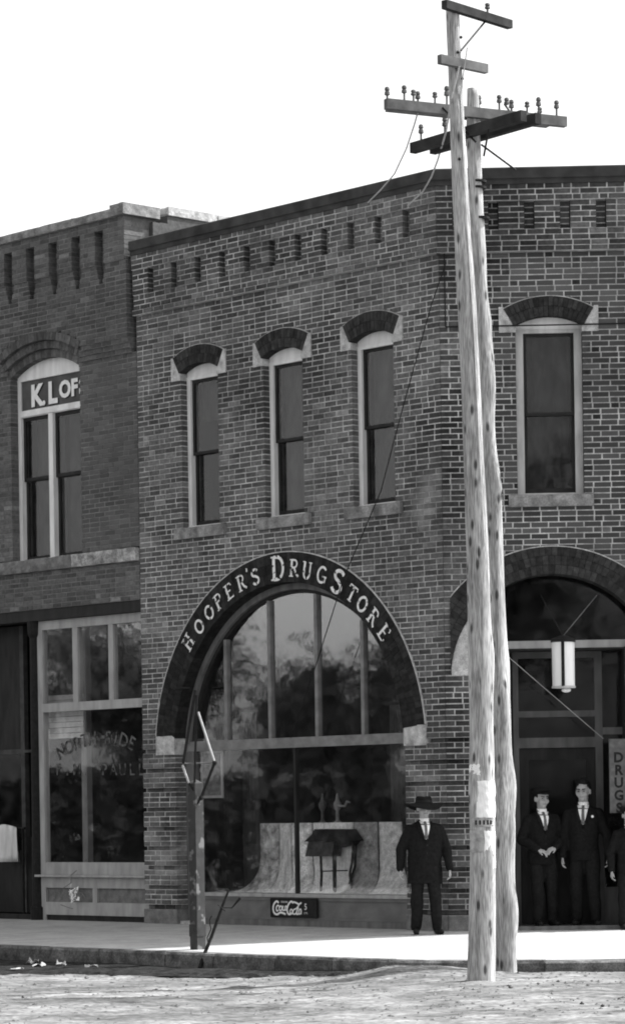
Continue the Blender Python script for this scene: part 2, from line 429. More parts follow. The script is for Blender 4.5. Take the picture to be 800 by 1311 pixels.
def arch_ring(mb, cx, cz, r0, r1, half, y0, y1, layers=2, pitch=.075, lo=-99, hi=99, jt=.006, rng=random.Random(5)):
    """voussoirs of an arch, half = half angle from the crown"""
    for l in range(layers):
        ra = r0+(r1-r0)*l/layers; rb = r0+(r1-r0)*(l+1)/layers; n = max(3, int(2*half*(ra+rb)/2/pitch))
        for i in range(n):
            t0 = -half+2*half*i/n+jt/ra/2; t1 = -half+2*half*(i+1)/n-jt/ra/2
            a_, b_ = ra+(jt/2 if l else 0), rb-(jt/2 if l < layers-1 else 0)
            poly = [(cx+a_*math.sin(t0), cz+a_*math.cos(t0)), (cx+a_*math.sin(t1), cz+a_*math.cos(t1)), (cx+b_*math.sin(t1), cz+b_*math.cos(t1)), (cx+b_*math.sin(t0), cz+b_*math.cos(t0))]
            poly = clip_x(poly, lo, hi)
            if poly: mb.prism(poly, y0+rng.uniform(-.003, .003), y1, rng.uniform(.7, 1.4))
    # backing between the voussoirs
    n = 40
    for i in range(n):
        t0 = -half+2*half*i/n; t1 = -half+2*half*(i+1)/n
        poly = clip_x([(cx+(r0+.002)*math.sin(t0), cz+(r0+.002)*math.cos(t0)), (cx+(r0+.002)*math.sin(t1), cz+(r0+.002)*math.cos(t1)), (cx+(r1-.002)*math.sin(t1), cz+(r1-.002)*math.cos(t1)), (cx+(r1-.002)*math.sin(t0), cz+(r1-.002)*math.cos(t0))], lo, hi)
        if poly: mb.prism(poly, y0+.008, y1-.004, .6)
def arc_band(mb, cx, cz, r0, r1, t0, t1, y0, y1, n=48, lo=-99, hi=99):
    for i in range(n):
        a = t0+(t1-t0)*i/n; b = t0+(t1-t0)*(i+1)/n
        poly = clip_x([(cx+r0*math.sin(a), cz+r0*math.cos(a)), (cx+r0*math.sin(b), cz+r0*math.cos(b)), (cx+r1*math.sin(b), cz+r1*math.cos(b)), (cx+r1*math.sin(a), cz+r1*math.cos(a))], lo, hi)
        if poly: mb.prism(poly, y0, y1)
def rough_block(mb, x0, x1, y0, y1, z0, z1, amp=.012, nx=6, nz=3, seed=0):
    """stone block with a rough front and top"""
    vs = []; fs = []
    for i in range(nx+1):
        for j in range(nz+1):
            x = x0+(x1-x0)*i/nx; z = z0+(z1-z0)*j/nz
            e = 1 if (0 < i < nx and 0 < j < nz) else .4
            vs.append((x, y0-amp*e*(1+noise.noise(Vector((x*9+seed, z*11, seed)))*1.6), z+(amp*.7*noise.noise(Vector((x*7, seed, z))) if j == nz else 0)))
    n = (nz+1)
    for i in range(nx):
        for j in range(nz): a = i*n+j; fs.append((a, a+n, a+n+1, a+1))
    b = len(vs)
    vs += [(x0, y1, z0), (x1, y1, z0), (x1, y1, z1), (x0, y1, z1)]
    fs += [(b+1, b, b+3, b+2)]
    fs.append(tuple([i*n+nz for i in range(nx+1)]+[b+2, b+3]))
    fs.append(tuple([i*n for i in range(nx, -1, -1)]+[b, b+1]))
    fs.append(tuple([j for j in range(nz, -1, -1)]+[b, b+3])[::1]); fs.append(tuple([nx*n+j for j in range(nz+1)]+[b+2, b+1]))
    mb.add(vs, fs)

ROWS = []
g = .233
for i in range(9):
    c = .233+.2685*i
    if i == 0: ROWS.append((.2, c+.029))
    else: ROWS.append((c-.029, c+.029))
    top = c+.2685-.029 if i < 8 else None
    if top:
        for j in range(3): ROWS.append((c+.029+(top-c-.029)*j/3, c+.029+(top-c-.029)*(j+1)/3))
zz = .233+.2685*8+.029
GROOVES = [r for i, r in enumerate(ROWS) if i % 4 == 0]
RC = .07
while zz < 9.24: ROWS.append((zz, zz+RC)); zz += RC
ZTOP = zz                                   # 9.26
def is_groove(za): return any(abs(za-g_[0]) < 1e-6 for g_ in GROOVES)
ZB, ZD, ZC = [min((r[0] for r in ROWS), key=lambda z: abs(z-t)) for t in (8.43, 8.72, 9.06)]
WZ = dict(sill0=5.26, sill1=5.41, st0=7.43, st1=7.75, cz=6.78, r0=.85, r1=1.095)
def win_cut(sp, zm, c, a, b, s):
    """c centre, a half opening, b outer edge of the stones, s half sill"""
    if WZ['sill0'] < zm < WZ['sill1']: return cut(sp, c-s, c+s)
    if WZ['sill1'] <= zm < WZ['st0']: return cut(sp, c-a, c+a)
    if WZ['st0'] <= zm < WZ['st1']: return cut(sp, c-b+.004, c+b-.004)
    if WZ['st1'] <= zm < WZ['cz']+WZ['r1']-.01:
        h = math.sqrt(max(0, WZ['r1']**2-(zm-WZ['cz'])**2))-.025
        if h > 0: return cut(sp, c-h, c+h)
    return sp
LW = [-4.55, -2.88, -1.2]; LA, LB, LS = .375, .563, .51
ACX, ACZ, AR1, AR0 = -2.94, 2.32, 2.612, 2.22
BCX, BCZ, BR1, BR0 = 1.345, 3.154, 1.608, 1.27
DEN_L = [-5.47+.497*i for i in range(11)]; DEN_R = [.72-.445+.445*i for i in range(-1, 6)]
DEN_R = [1.574+.445*i for i in range(-4, 3)]
def top_spans(za, zm, x0, x1, dens):
    if zm < ZB: return [(x0, x1, 0.)]
    if zm < ZD: return [(x0, x1, .045 if zm > ZB+.07 else .075)]
    if zm < ZC:
        res = []; x = x0
        for d in sorted(dens):
            if d-.06 <= x0 or d+.06 >= x1: continue
            res += [(x, d-.06, .06), (d-.06, d+.06, -.03)]; x = d+.06
        res.append((x, x1, .065)); return res
    return [(x0, x1, .08)]
def spansL(za, zb):
    zm = (za+zb)/2; sp = top_spans(za, zm, -5.86, 0., DEN_L)
    if is_groove(za): sp = [(-5.86, -.03, -.075)]
    sp = [(a, b+(.414*p if b == 0 else 0), p) for a, b, p in sp]
    for c in LW: sp = win_cut(sp, zm, c, LA, LB, LS)
    if zm < ACZ: sp = cut(sp, -5.16, -.72)
    elif zm < 2.585: sp = cut(sp, -5.55, -.33)
    elif zm < ACZ+AR1-.02:
        h = math.sqrt(AR1**2-(zm-ACZ)**2)-.03; sp = cut(sp, ACX-h, ACX+h)
    return sp
def spansR(za, zb):
    zm = (za+zb)/2; sp = top_spans(za, zm, 0., CW, DEN_R)
    if is_groove(za): sp = [(.03, CW-.03, -.075)]
    sp = [(a-(.414*p if a == 0 else 0), b+(.414*p if b == CW else 0), p) for a, b, p in sp]
    sp = win_cut(sp, zm, 1.35, .41, .617, .527)
    if zm < BCZ: sp = cut(sp, .5, 2.25)
    elif zm < BCZ+BR1-.02:
        h = math.sqrt(BR1**2-(zm-BCZ)**2)-.03; sp = cut(sp, max(.085, BCX-h), min(CW-.085, BCX+h))
    return sp
def spansT(za, zb):
    zm = (za+zb)/2; sp = top_spans(za, zm, 0., 11., [.4+.5*i for i in range(21)])
    if is_groove(za): sp = [(.03, 11, -.075)]
    return [(a-(.414*p if a == 0 else 0), b, p) for a, b, p in sp]

# ---------------------------------------------------------------- the corner drug store
ds = thing('drug_store_building', C, 'two-storey dark brick corner drug store with arched shop window and cut corner', 'building')
ORG[ds.name] = C.copy()
BM = ('mortar', 'brick', 'brick1')
wl = brick_wall('street_wall', ds, FL, ROWS, spansL, BM, rng=random.Random(11), tones=(.75, 1.75))
wr = brick_wall('corner_wall', ds, FR, ROWS, spansR, BM, want=lambda x, z, w_: .7 < x < 2.36 and 4.6 < z < 8.4 and w_ > .15, rng=random.Random(12), tones=(.45, 1.25))
wt = brick_wall('side_wall', ds, FT, ROWS, spansT, BM, rng=random.Random(13))
# base stones under the piers
for FM, a, b in ((FL, -5.86, -5.16), (FL, -.72, .004), (FR, -.004, .5), (FR, 2.25, CW+.004)):
    mb = MB(FM); mb.cbox(a, b, -.03, .3, -.02, .198, .012); mb.build('base_stone', 'base', ds)
mb = MB(FT); mb.cbox(-.004, 11, -.03, .3, -.02, .198, .012); mb.build('base_stone', 'base', ds)
# metal coping round the three fronts
mb = MB(); prof = [(.02, ZTOP-.01), (.10, ZTOP-.008), (.10, ZTOP+.05), (.125, ZTOP+.06), (.125, ZTOP+.185), (.10, ZTOP+.20), (-.35, ZTOP+.215), (-.35, ZTOP-.01)]
path = [(FL @ Vector((-5.86, 0, 0)), -(FL.to_3x3() @ Vector((0, 1, 0))))]
nLv = -(FL.to_3x3() @ Vector((0, 1, 0))); nTv = -(FT.to_3x3() @ Vector((0, 1, 0)))
m1 = (nLv+nR).normalized()/math.cos(R_(22.5)); m2 = (nTv+nR).normalized()/math.cos(R_(22.5))
path += [(C, m1), (FR @ Vector((CW, 0, 0)), m2), (FT @ Vector((11, 0, 0)), nTv)]
vs = []; fs = []
for p, n in path:
    for (o_, z) in prof: q = p+n*o_; vs.append((q.x, q.y, z))
k = len(prof)
for i in range(3):
    for j in range(k): a = i*k+j; b = i*k+(j+1) % k; fs.append((a, a+k, b+k, b))
fs += [tuple(range(k)), tuple(range(4*k-1, 3*k-1, -1))]
mb.add(vs, fs); mb.build('coping', 'metal', ds)

def sash_window(FM, c, a, b, s, fr, glass, blind, nm='window'):
    """segment-headed sash window: frame > lunette, sashes, panes, sill, stones, arch"""
    d = .10; mb = MB(FM); z0 = WZ['sill1']; zt = 7.48
    mb.box(c-a, c-a+fr, d, d+.14, z0+.03, zt-.045); mb.box(c+a-fr, c+a, d, d+.14, z0+.03, zt-.045)
    mb.box(c-a, c+a, d-.012, d+.14, z0, z0+.03); mb.box(c-a, c+a, d, d+.14, zt-.045, zt)
    wo = mb.build(nm, 'white' if fr < .09 else mat('worn_white_paint', .45, .25, 10, .6, .12, stretch=(1, 1, .25)), ds)
    # lunette board
    n = 10; top = [(c+a*1.02*(1-2*i/n), WZ['cz']+math.sqrt((WZ['r0']+.02)**2-(a*1.02*(1-2*i/n))**2)) for i in range(n+1)]
    mb = MB(FM); mb.prism([(c-a*1.02, zt+.002), (c+a*1.02, zt+.002)]+top, d+.012, d+.1); mb.build('head_board', 'white', wo)
    zm = 6.43; x0, x1 = c-a+fr, c+a-fr
    for (za, zb, dy) in ((zm-.02, zt-.045, .035), (z0+.03, zm+.02, .075)):
        mb = MB(FM); st = .04; y0 = d+dy
        mb.box(x0, x0+st, y0, y0+.036, za, zb); mb.box(x1-st, x1, y0, y0+.036, za, zb)
        mb.box(x0+st, x1-st, y0, y0+.036, za, za+st*(1.0 if dy < .05 else 1.6)); mb.box(x0+st, x1-st, y0, y0+.036, zb-st, zb)
        sh = mb.build('sash', 'dark', wo)
        mb = MB(FM); mb.box(x0+st-.008, x1-st+.008, y0+.014, y0+.019, za+.03, zb-.03); mb.build('pane', glass, wo)
    if blind:
        zl = {1: z0+.05, 2: 6.1, 3: 6.9}[blind]
        mb = MB(FM); n = 14; vs = []; fs = []
        for i in range(n+1):
            x = x0-.03+(x1-x0+.06)*i/n
            for (z, yy) in ((zl, .25), (zt, .25)): vs.append((x, d+yy+.004*math.sin(i*1.7), z))
        for i in range(n): fs.append((2*i, 2*i+2, 2*i+3, 2*i+1))
        mb.add(vs, fs); mb.box(x0-.03, x1+.03, d+.245, d+.262, zl-.012, zl+.012); mb.build('blind', 'blind' if blind != 3 else 'curtain', wo)
    mb = MB(FM); rough_block(mb, c-s, c+s, -.055, .3, WZ['sill0'], WZ['sill1']-.002, .008, 8, 3, c); mb.build('sill', 'sill', wo)
    th = math.asin((a+.025)/WZ['r0']); mb = MB(FM); arch_ring(mb, c, WZ['cz'], WZ['r0'], WZ['r1'], th, -.03, .3, 2, .06); mb.build('arch_ring', 'ringR', wo, kind='stuff')
    mb = MB(FM); arc_band(mb, c, WZ['cz'], WZ['r1']+.001, WZ['r1']+.012, -th, th, -.02, .05, 12); mb.build('mortar_edge', 'mortar', wo)
    s1 = (WZ['r1']*math.sin(th), WZ['cz']+WZ['r1']*math.cos(th)); s0 = (WZ['r0']*math.sin(th), WZ['cz']+WZ['r0']*math.cos(th))
    for sg in (-1, 1):
        poly = [(a, WZ['st0']+.002), (b, WZ['st0']+.002), (b, WZ['st1']), (s1[0]+.002, WZ['st1']), (s0[0]+.002, s0[1]), (a, s0[1]-.005)]
        poly = [(c+sg*px, pz) for px, pz in poly]
        if sg < 0: poly = poly[::-1]
        mb = MB(FM); mb.prism(poly, -.022-random.uniform(0, .006), .28); mb.build('skewback_stone', 'stone', wo)
    return wo
sash_window(FL, LW[0], LA, LB, LS, .07, 'glassU', 3)
sash_window(FL, LW[1], LA, LB, LS, .07, 'glassU', 1)
sash_window(FL, LW[2], LA, LB, LS, .07, 'glassU', 1)
sash_window(FR, 1.35, .41, .617, .527, .095, 'glassU', 1)

# the great arch of the shop window
mb = MB(FL); hA = math.pi/2-math.asin((2.587-ACZ)/AR1)
arch_ring(mb, ACX, ACZ, AR0, AR1, hA, -.025, .34, 3, .075, jt=.003); mb.build('arch_ring', 'ring', wl, kind='stuff')
mb = MB(FL); arc_band(mb, ACX, ACZ, AR1+.001, AR1+.016, -hA, hA, -.028, .05, 64); mb.build('drip_edge', 'stone', wl)
for x0, x1 in ((-5.552, -5.16), (-.72, -.328)):
    mb = MB(FL); rough_block(mb, x0, x1, -.02, .34, 2.325, 2.583, .01, 6, 4, x0); mb.build('springer_stone', 'stone', wl)
mb = MB(FR); hB = math.pi/2-.012
arch_ring(mb, BCX, BCZ, BR0, BR1, hB, -.025, .34, 3, .075, .076, CW-.076, jt=.005); mb.build('arch_ring', 'ringR', wr, kind='stuff')
mb = MB(FR); arc_band(mb, BCX, BCZ, BR1+.001, BR1+.014, -hB, hB, -.02, .05, 64, .08, CW-.08); mb.build('drip_edge', 'stone', wr)
# pale fan-shaped springer inside the entrance arch
n = 10; xe = .50; pts = []
ta = math.acos((3.165-BCZ)/(BR0-.004)); tb = math.asin((BCX-xe)/(BR0-.004))
for i in range(n+1):
    t = -tb+(-ta+tb)*i/n; pts.append((BCX+(BR0-.004)*math.sin(t), BCZ+(BR0-.004)*math.cos(t)))
mb = MB(FR); mb.prism([(xe, 3.165)]+pts, .0, .28); mb.build('springer_stone', 'stone', wr)

# storefront under the arch
D = .2; W0, W1 = -5.16, -.72
def lx(px, py=1000, d=D): return L(px, py, d)[0]
mb = MB(FL)
mb.box(W0, W1, D-.02, D+.1, 2.365, 2.50)                     # transom bar
M['store'] = mat('storefront_paint', .19, .25, 9, .6, .12, stretch=(.3, 1, 1)); sf = mb.build('storefront', 'store', ds)
mb = MB(FL); arc_band(mb, ACX, ACZ, AR0-.085, AR0-.003, -R_(86), R_(86), D-.03, D+.09, 60); mb.build('arch_frame', 'midwood', sf)
mb = MB(FL); arc_band(mb, ACX, ACZ, AR0-.135, AR0-.087, -R_(86), R_(86), D+.02, D+.09, 60); mb.build('arch_bead', 'dark', sf)
MUL = [L(px, 900, D)[0] for px in (289, 345, 405, 464)]
RI = AR0-.137
for x in MUL:
    zt = ACZ+math.sqrt(RI*RI-(x-ACX)**2)
    mb = MB(FL); mb.box(x-.028, x+.028, D+.0, D+.07, 2.502, zt); mb.build('mullion', 'store', sf)
ed = [ACX-math.sqrt(RI**2-.185**2)]+MUL+[ACX+math.sqrt(RI**2-.185**2)]
for i in range(5):
    a, b = ed[i], ed[i+1]; pts = [(a, 2.502), (b, 2.502)]
    for k in range(9):
        x = b+(a-b)*k/8; pts.append((x, max(2.51, ACZ+math.sqrt(max(0, (RI+.02)**2-(x-ACX)**2)))))
    mb = MB(FL); mb.prism(pts, D+.04, D+.046); mb.build('pane', 'glass', sf)
xm = lx(377)
mb = MB(FL); mb.box(xm-.018, xm+.018, D, D+.06, .43, 2.363); mb.build('mullion', 'dark', sf)
mb = MB(FL); mb.box(W0, W0+.16, D-.02, D+.08, .0, 2.363); mb.build('jamb_post', 'midwood', sf)
mb = MB(FL); mb.box(W1-.05, W1, D-.01, D+.08, .43, 2.363); mb.build('jamb_post', 'dark', sf)
for a, b in ((W0+.16, xm-.018), (xm+.018, W1-.05)):
    mb = MB(FL); mb.box(a-.01, b+.01, D+.03, D+.036, .40, 2.37); mb.build('pane', 'glass', sf)
mb = MB(FL); mb.box(W0+.16, W1, D-.06, D+.09, .385, .43); mb.build('window_ledge', 'grey', sf)
mb = MB(FL); mb.box(W0+.16, W1, D-.03, D+.06, .085, .383); mb.box(W0+.16, W1, D-.045, D-.031, .34, .383); mb.box(W0+.16, W1, D-.045, D-.031, .085, .12)
mb.build('bulkhead', mat('bulkhead_paint', .15, .2, 5, .6, .1, stretch=(.3, 1, 1)), sf)
mb = MB(FL); mb.box(W0+.16, W1, D-.05, D+.06, -.01, .083); mb.build('plinth', 'midwood', sf)
mb = MB(FL); mb.box(W0, W0+.3, D-.16, D-.02, .0, .04); mb.build('threshold', 'stone', sf)

# entrance in the cut corner
E0, E1, ED = .5, 2.25, .42
mb = MB(FR); mb.box(E0-.43, E1+.4, ED, ED+.09, 3.525, 3.62); en = mb.build('entrance', 'grey', ds)
pts = [(E0-.35, 3.622), (E1+.3, 3.622)]
for k in range(17):
    x = E1+.3-(E1+.3-E0+.35)*k/16; pts.append((x, BCZ+math.sqrt((BR0+.03)**2-(x-BCX)**2) if abs(x-BCX) < BR0 else 3.7))
mb = MB(FR); mb.prism(pts, ED+.04, ED+.046); mb.build('pane', 'glassD', en)
DD = .85
mb = MB(FR); mb.box(E0-.02, E0, .33, DD+.1, .0, 3.524); mb.box(E1, E1+.02, .33, DD+.1, .0, 3.524); mb.box(E0, E1, ED, DD+.1, 3.5, 3.524); mb.build('vestibule_lining', 'dark', en)
mb = MB(FR); mb.box(E0, .87, DD, DD+.06, 0, 3.5); mb.build('side_panel', 'dark', en)
mb = MB(FR); mb.box(.87, 1.0-.06, DD-.02, DD+.07, .0, 3.5); mb.box(1.905, 2.0, DD-.02, DD+.07, 0, 3.5); mb.box(.94, 1.905, DD-.02, DD+.07, 2.28, 2.41); mb.box(.94, 1.905, DD-.01, DD+.06, 2.67, 2.75); mb.box(.94, 1.905, DD-.02, DD+.07, 3.42, 3.5)
mb.build('door_frame', mat('door_frame_paint', .10, .25, 9, .6, .1, stretch=(1, 1, .25)), en)
for a, b, z0, z1 in ((.94, 1.905, 2.41, 2.67), (.94, 1.905, 2.75, 3.42), (2.0, 2.25, .5, 2.44), (2.0, 2.25, 2.53, 3.5)):
    mb = MB(FR); mb.box(a, b, DD+.03, DD+.036, z0, z1); mb.build('pane', 'glassD', en)
for a, b in ((2.44, 2.53), (0., .5)): mb = MB(FR); mb.box(2.0, 2.25, DD-.01, DD+.06, a, b); mb.build('side_rail', 'midwood', en)
mb = MB(FR); mb.box(.945, 1.06, DD+.02, DD+.065, .05, 2.275); mb.box(1.785, 1.9, DD+.02, DD+.065, .05, 2.275); mb.box(1.06, 1.785, DD+.02, DD+.065, .05, .95); mb.box(1.06, 1.785, DD+.02, DD+.065, 2.13, 2.275)
dr = mb.build('door', 'dark', ds)
mb = MB(FR); mb.box(1.06, 1.785, DD+.04, DD+.046, .95, 2.13); mb.build('pane', 'glassD', dr)
mb = MB(FR); mb.ell((1.84, DD-.03, 1.0), (.03, .03, .03)); mb.build('handle', 'lightiron', dr)
mb = MB(FR); mb.box(E0, E1, -.06, DD+.5, -.02, .035); mb.box(E0, E1, -.075, -.05, .0, .05); mb.build('door_step', 'midwood', en)

# rooms behind the windows
mb = MB(); cc = [FL @ Vector((-5.62, .33, 0)), FL @ Vector((-.12, .33, 0)), FR @ Vector((CW-.12, .33, 0)), FT @ Vector((10.8, .33, 0)), FT @ Vector((10.8, 9, 0)), FL @ Vector((-5.62, 12, 0))]
poly = [(p.x, p.y) for p in cc]
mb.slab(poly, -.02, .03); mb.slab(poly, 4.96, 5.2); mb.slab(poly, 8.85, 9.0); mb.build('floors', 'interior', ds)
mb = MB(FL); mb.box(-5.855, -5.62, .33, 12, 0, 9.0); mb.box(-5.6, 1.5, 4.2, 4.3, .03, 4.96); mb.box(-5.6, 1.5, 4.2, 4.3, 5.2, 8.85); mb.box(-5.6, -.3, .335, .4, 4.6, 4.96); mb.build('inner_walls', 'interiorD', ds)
mb = MB(); a, b = FT @ Vector((11, .2, 0)), FL @ Vector((-5.7, 12, 0))
mb.slab([(a.x, a.y), (a.x+.3, a.y+.2), (b.x+.2, b.y+.3), (b.x, b.y)], 0, 9.2); mb.build('rear_wall', 'brickN', ds)

# electric conduit on the corner
mb = MB(FR); mb.tube([(.07, -.03, 8.5), (.07, -.03, 7.52), (.075, -.03, 7.515), (.6, -.034, 7.515), (1.3, -.045, 7.51), (2.7, -.03, 7.515)], .009, 6); mb.build('conduit', 'iron', ds)

# ---------------------------------------------------------------- lettering
def circ(cx, cz, rx, rz, a0, a1, n=14): return [(cx+rx*math.cos(R_(a0+(a1-a0)*i/n)), cz+rz*math.sin(R_(a0+(a1-a0)*i/n))) for i in range(n+1)]
def stem(x, z0=0., z1=1., w_=.17, serif=True):
    s_ = [([(x, z0), (x, z1)], w_)]
    if serif: s_ += [([(x-.17, z0+.035), (x+.17, z0+.035)], .07), ([(x-.17, z1-.035), (x+.17, z1-.035)], .07)]
    return s_
GL = {
 'H': (.9, stem(.2)+stem(.7)+[([(.2, .5), (.7, .5)], .09)]),
 'O': (.86, [(circ(.43, .5, .34, .43, 0, 360, 22)[:-1], .16, True)]),
 'P': (.82, stem(.22)+[([(.22, .96)]+circ(.45, .74, .22, .22, 90, -90, 10)+[(.22, .52)], .11)]),
 'E': (.8, stem(.22)+[([(.22, .95), (.68, .95), (.7, .78)], .1), ([(.22, .52), (.56, .52)], .09), ([(.22, .05), (.7, .05), (.72, .24)], .1)]),
 'R': (.9, stem(.22)+[([(.22, .96)]+circ(.45, .75, .21, .21, 90, -90, 10)+[(.22, .54)], .11), ([(.44, .54), (.62, .2), (.82, .03)], .14)]),
 'S': (.78, [(circ(.4, .74, .26, .2, 25, 270, 12)+circ(.4, .27, .27, .22, 90, -155, 12)[1:], .15)]),
 'D': (.92, stem(.22)+[([(.22, .96)]+circ(.42, .5, .36, .46, 90, -90, 14)+[(.22, .04)], .14)]),
 'U': (.9, stem(.22, .3, 1., .17, False)+stem(.7, .3, 1., .12, False)+[(circ(.46, .32, .24, .27, 180, 360, 10), .13), ([(.06, .96), (.38, .96)], .07), ([(.56, .96), (.84, .96)], .07)]),
 'G': (.88, [(circ(.45, .5, .34, .44, 45, 330, 16), .14), ([(.5, .42), (.86, .42)], .09), ([(.76, .42), (.76, .1)], .12)]),
 'T': (.8, stem(.4)+[([(.05, .78), (.06, .95), (.74, .95), (.75, .78)], .1)]),
 "'": (.25, [([(.12, .98), (.08, .72)], .13)]),
}
def put_letter(mb, ch, h, base=-.032, xs=1.):
    wd, st = GL[ch]
    for i, s_ in enumerate(st):
        mb.ribbon([((x-wd/2)*h*xs, (z-.5)*h) for x, z in s_[0]], s_[1]*h, base-.0006*i, len(s_) > 2)
LET = [('H', 243, 822, .22), ('O', 258.5, 804, .21), ('O', 271, 786, .21), ('P', 283, 772, .22), ('E', 296, 759, .22), ('R', 312, 748, .22), ("'", 319.5, 736, .2), ('S', 329.5, 742, .22),
       ('D', 358, 728, .32), ('R', 379, 729, .23), ('U', 395, 733, .23), ('G', 414, 738, .23), ('S', 434.5, 745, .32), ('T', 452, 762, .22), ('O', 465, 776, .22), ('R', 479.5, 792, .22), ('E', 493, 811, .22)]
for ch, px, py, h in LET:
    x, z = L(px, py); t = math.atan2(x-ACX, z-ACZ); r = (AR0+AR1)/2+(0 if ch != "'" else .03)
    r = .5*r+.5*math.hypot(x-ACX, z-ACZ); r = max(AR0+h*.5+.02, min(AR1-h*.5-.02, r))
    fm = FL @ Matrix.Translation((ACX+r*math.sin(t), 0, ACZ+r*math.cos(t))) @ Matrix.Rotation(t, 4, 'Y')
    mb = MB(fm); put_letter(mb, ch, h, -.034); mb.build('painted_letter', 'paint', wl)
def text_mb(mb, s_, x, z, h, y, xs=1., bold=.0):
    """flat text from Blender's own font, centred on x, standing on z"""
    cu = bpy.data.curves.new('t', 'FONT'); cu.body = s_; cu.size = 1; cu.align_x = 'CENTER'; cu.offset = bold; cu.resolution_u = 3
    ob = bpy.data.objects.new('t', cu); COL.objects.link(ob); dg = bpy.context.evaluated_depsgraph_get()
    me = bpy.data.meshes.new_from_object(ob.evaluated_get(dg)); bpy.data.objects.remove(ob)
    k = h/.73
    mb.add([(x+v.co.x*k*xs, y, z+v.co.y*k) for v in me.vertices], [tuple(p.vertices) for p in me.polygons]); bpy.data.meshes.remove(me)

# ---------------------------------------------------------------- the neighbouring shop
NX0, NX1 = -12.6, -5.865
nb = thing('shop_building', FL @ Vector((-7.5, 0, 0)), 'brick shop building with segmental arched office window left of the drug store', 'building')
NR = []; z = 4.5
while z < 9.84: NR.append((z, z+.0676)); z += .0676
NZT = z
NC, NIZ, NR0, NR1 = -7.935, 6.455, 1.66, 2.01; NTH = math.asin(.805/1.66)
SLOT = [-8.575+.5225*i for i in range(-7, 5)]
def spansN(za, zb):
    zm = (za+zb)/2
    if zm < 7.93: p = 0.
    elif zm < 8.0: p = .035
    elif zm < 8.07: p = .065
    elif zm < 8.14: p = .09
    else: p = .11
    x1 = NX1 if zm < 7.93 else -5.93
    if zm > 9.2: p = .135
    sp = [(NX0, x1, p)]
    if 5.04 < zm < 5.23: sp = cut(sp, -9.3, -5.8)
    if 5.23 <= zm < 7.9: sp = cut(sp, -8.74, -7.13)
    elif 7.9 <= zm < NIZ+NR1-.02:
        h = min(math.sqrt(NR1**2-(zm-NIZ)**2), (zm-NIZ)*math.tan(NTH))-.02; sp = cut(sp, NC-h, NC+h)
    if 8.93 < zm < 9.72:
        h = .095 if zm > 9.2 else .095*max(.25, (zm-8.86)/.34); res = []
        for (a, b, q) in sp:
            x = a
            for c in SLOT:
                if c-h > a and c+h < b: res += [(x, c-h, q), (c-h, c+h, 0.)]; x = c+h
            res.append((x, b, q))
        sp = res
    return sp
wn = brick_wall('front_wall', nb, FL, NR, spansN, ('mortarN', 'brickN', 'brickN1'), want=lambda x, z, w_: x > -7.08 and 5.3 < z < 7.9, rng=random.Random(21), tones=(.75, 1.3), headers=.05)
for (r0, r1, y0) in ((1.66, 1.775, -.0), (1.78, 1.89, -.06), (1.895, 2.01, -.125)):
    mb = MB(FL); arch_ring(mb, NC, NIZ, r0, r1, NTH, y0, .3, 1, .07, jt=.005); mb.build('arch_ring', 'brickN', wn, kind='stuff')
# coping stones
x = NX0; k = 0
while x < -6.2:
    l = min(random.uniform(.8, 1.2), -6.02-x); l = l if -6.02-(x+l) > .3 else -6.02-x
    mb = MB(FL); rough_block(mb, x+.004, x+l-.004, -.19, .3, NZT, NZT+.11, .014, 8, 3, k); mb.build('coping_stone', 'sill', nb); x += l; k += 1
mb = MB(FL); mb.box(-6.1, -5.93, .0, .44, NZT-.15, NZT); mb.build('parapet_end', 'brickN', nb)
mb = MB(FL); rough_block(mb, -6.16, -5.86, -.2, .46, NZT+.005, NZT+.16, .02, 5, 4, 3.3); mb.build('coping_stone', 'sill', nb)
# party wall running back with its own coping
mb = MB(FL); mb.box(-6.12, -5.862, .46, 10, 9.0, 9.8); mb.box(-6.12, -5.862, .6, 10, 9.8, 9.915); mb.box(-6.12, -5.862, .33, .459, 9.0, 9.79); mb.build('party_wall', 'brickN', nb)
y = .58; k = 0
while y < 9:
    l = random.uniform(.7, 1.1); mb = MB(FL); mb.cbox(-6.17, -5.84, y+.004, y+l-.004, 9.918, 10.04-.005*k, .02); mb.build('coping_stone', 'stone', nb); y += l; k += 1
# long rough sill under the office window
x = -9.3; k = 0
for l in (1.05, .95, 1.42):
    mb = MB(FL); rough_block(mb, x+.003, x+l-.003, -.06, .3, 5.045, 5.225, .022, 14, 4, k*3.1); mb.build('sill', 'rock' if k == 2 else 'base', nb); x += l; k += 1
# office window
d = .13; a0_, a1_ = -8.74, -7.13
mb = MB(FL); mb.box(a0_, a0_+.075, d, d+.1, 5.25, 7.90); mb.box(a1_-.075, a1_, d, d+.1, 5.25, 7.90); mb.box(a0_+.075, a1_-.075, d, d+.1, 7.33, 7.43); mb.box(a0_+.075, a1_-.075, d-.02, d, 7.34, 7.385)
xc = L(66.5, 620, d)[0]
mb.box(xc-.05, xc+.05, d-.01, d+.1, 5.25, 7.33); mb.box(a0_, a1_, d-.03, d+.1, 5.226, 5.25)
nw = mb.build('window', 'white', nb)
n = 12; top = [(NC+.8*(1-2*i/n), NIZ+math.sqrt((NR0+.01)**2-(.8*(1-2*i/n))**2)) for i in range(n+1)]
mb = MB(FL); mb.prism([(NC-.8, 7.86), (NC+.8, 7.86)]+top, d-.01, d+.08); mb.build('head_board', 'white', nw)
mb = MB(FL); mb.box(a0_+.075, a1_-.075, d+.02, d+.06, 7.43, 7.858); sb = mb.build('sign_board', mat('office_sign_ground', .09, .2, 6, .7, .05), nw)
mb = MB(FL)
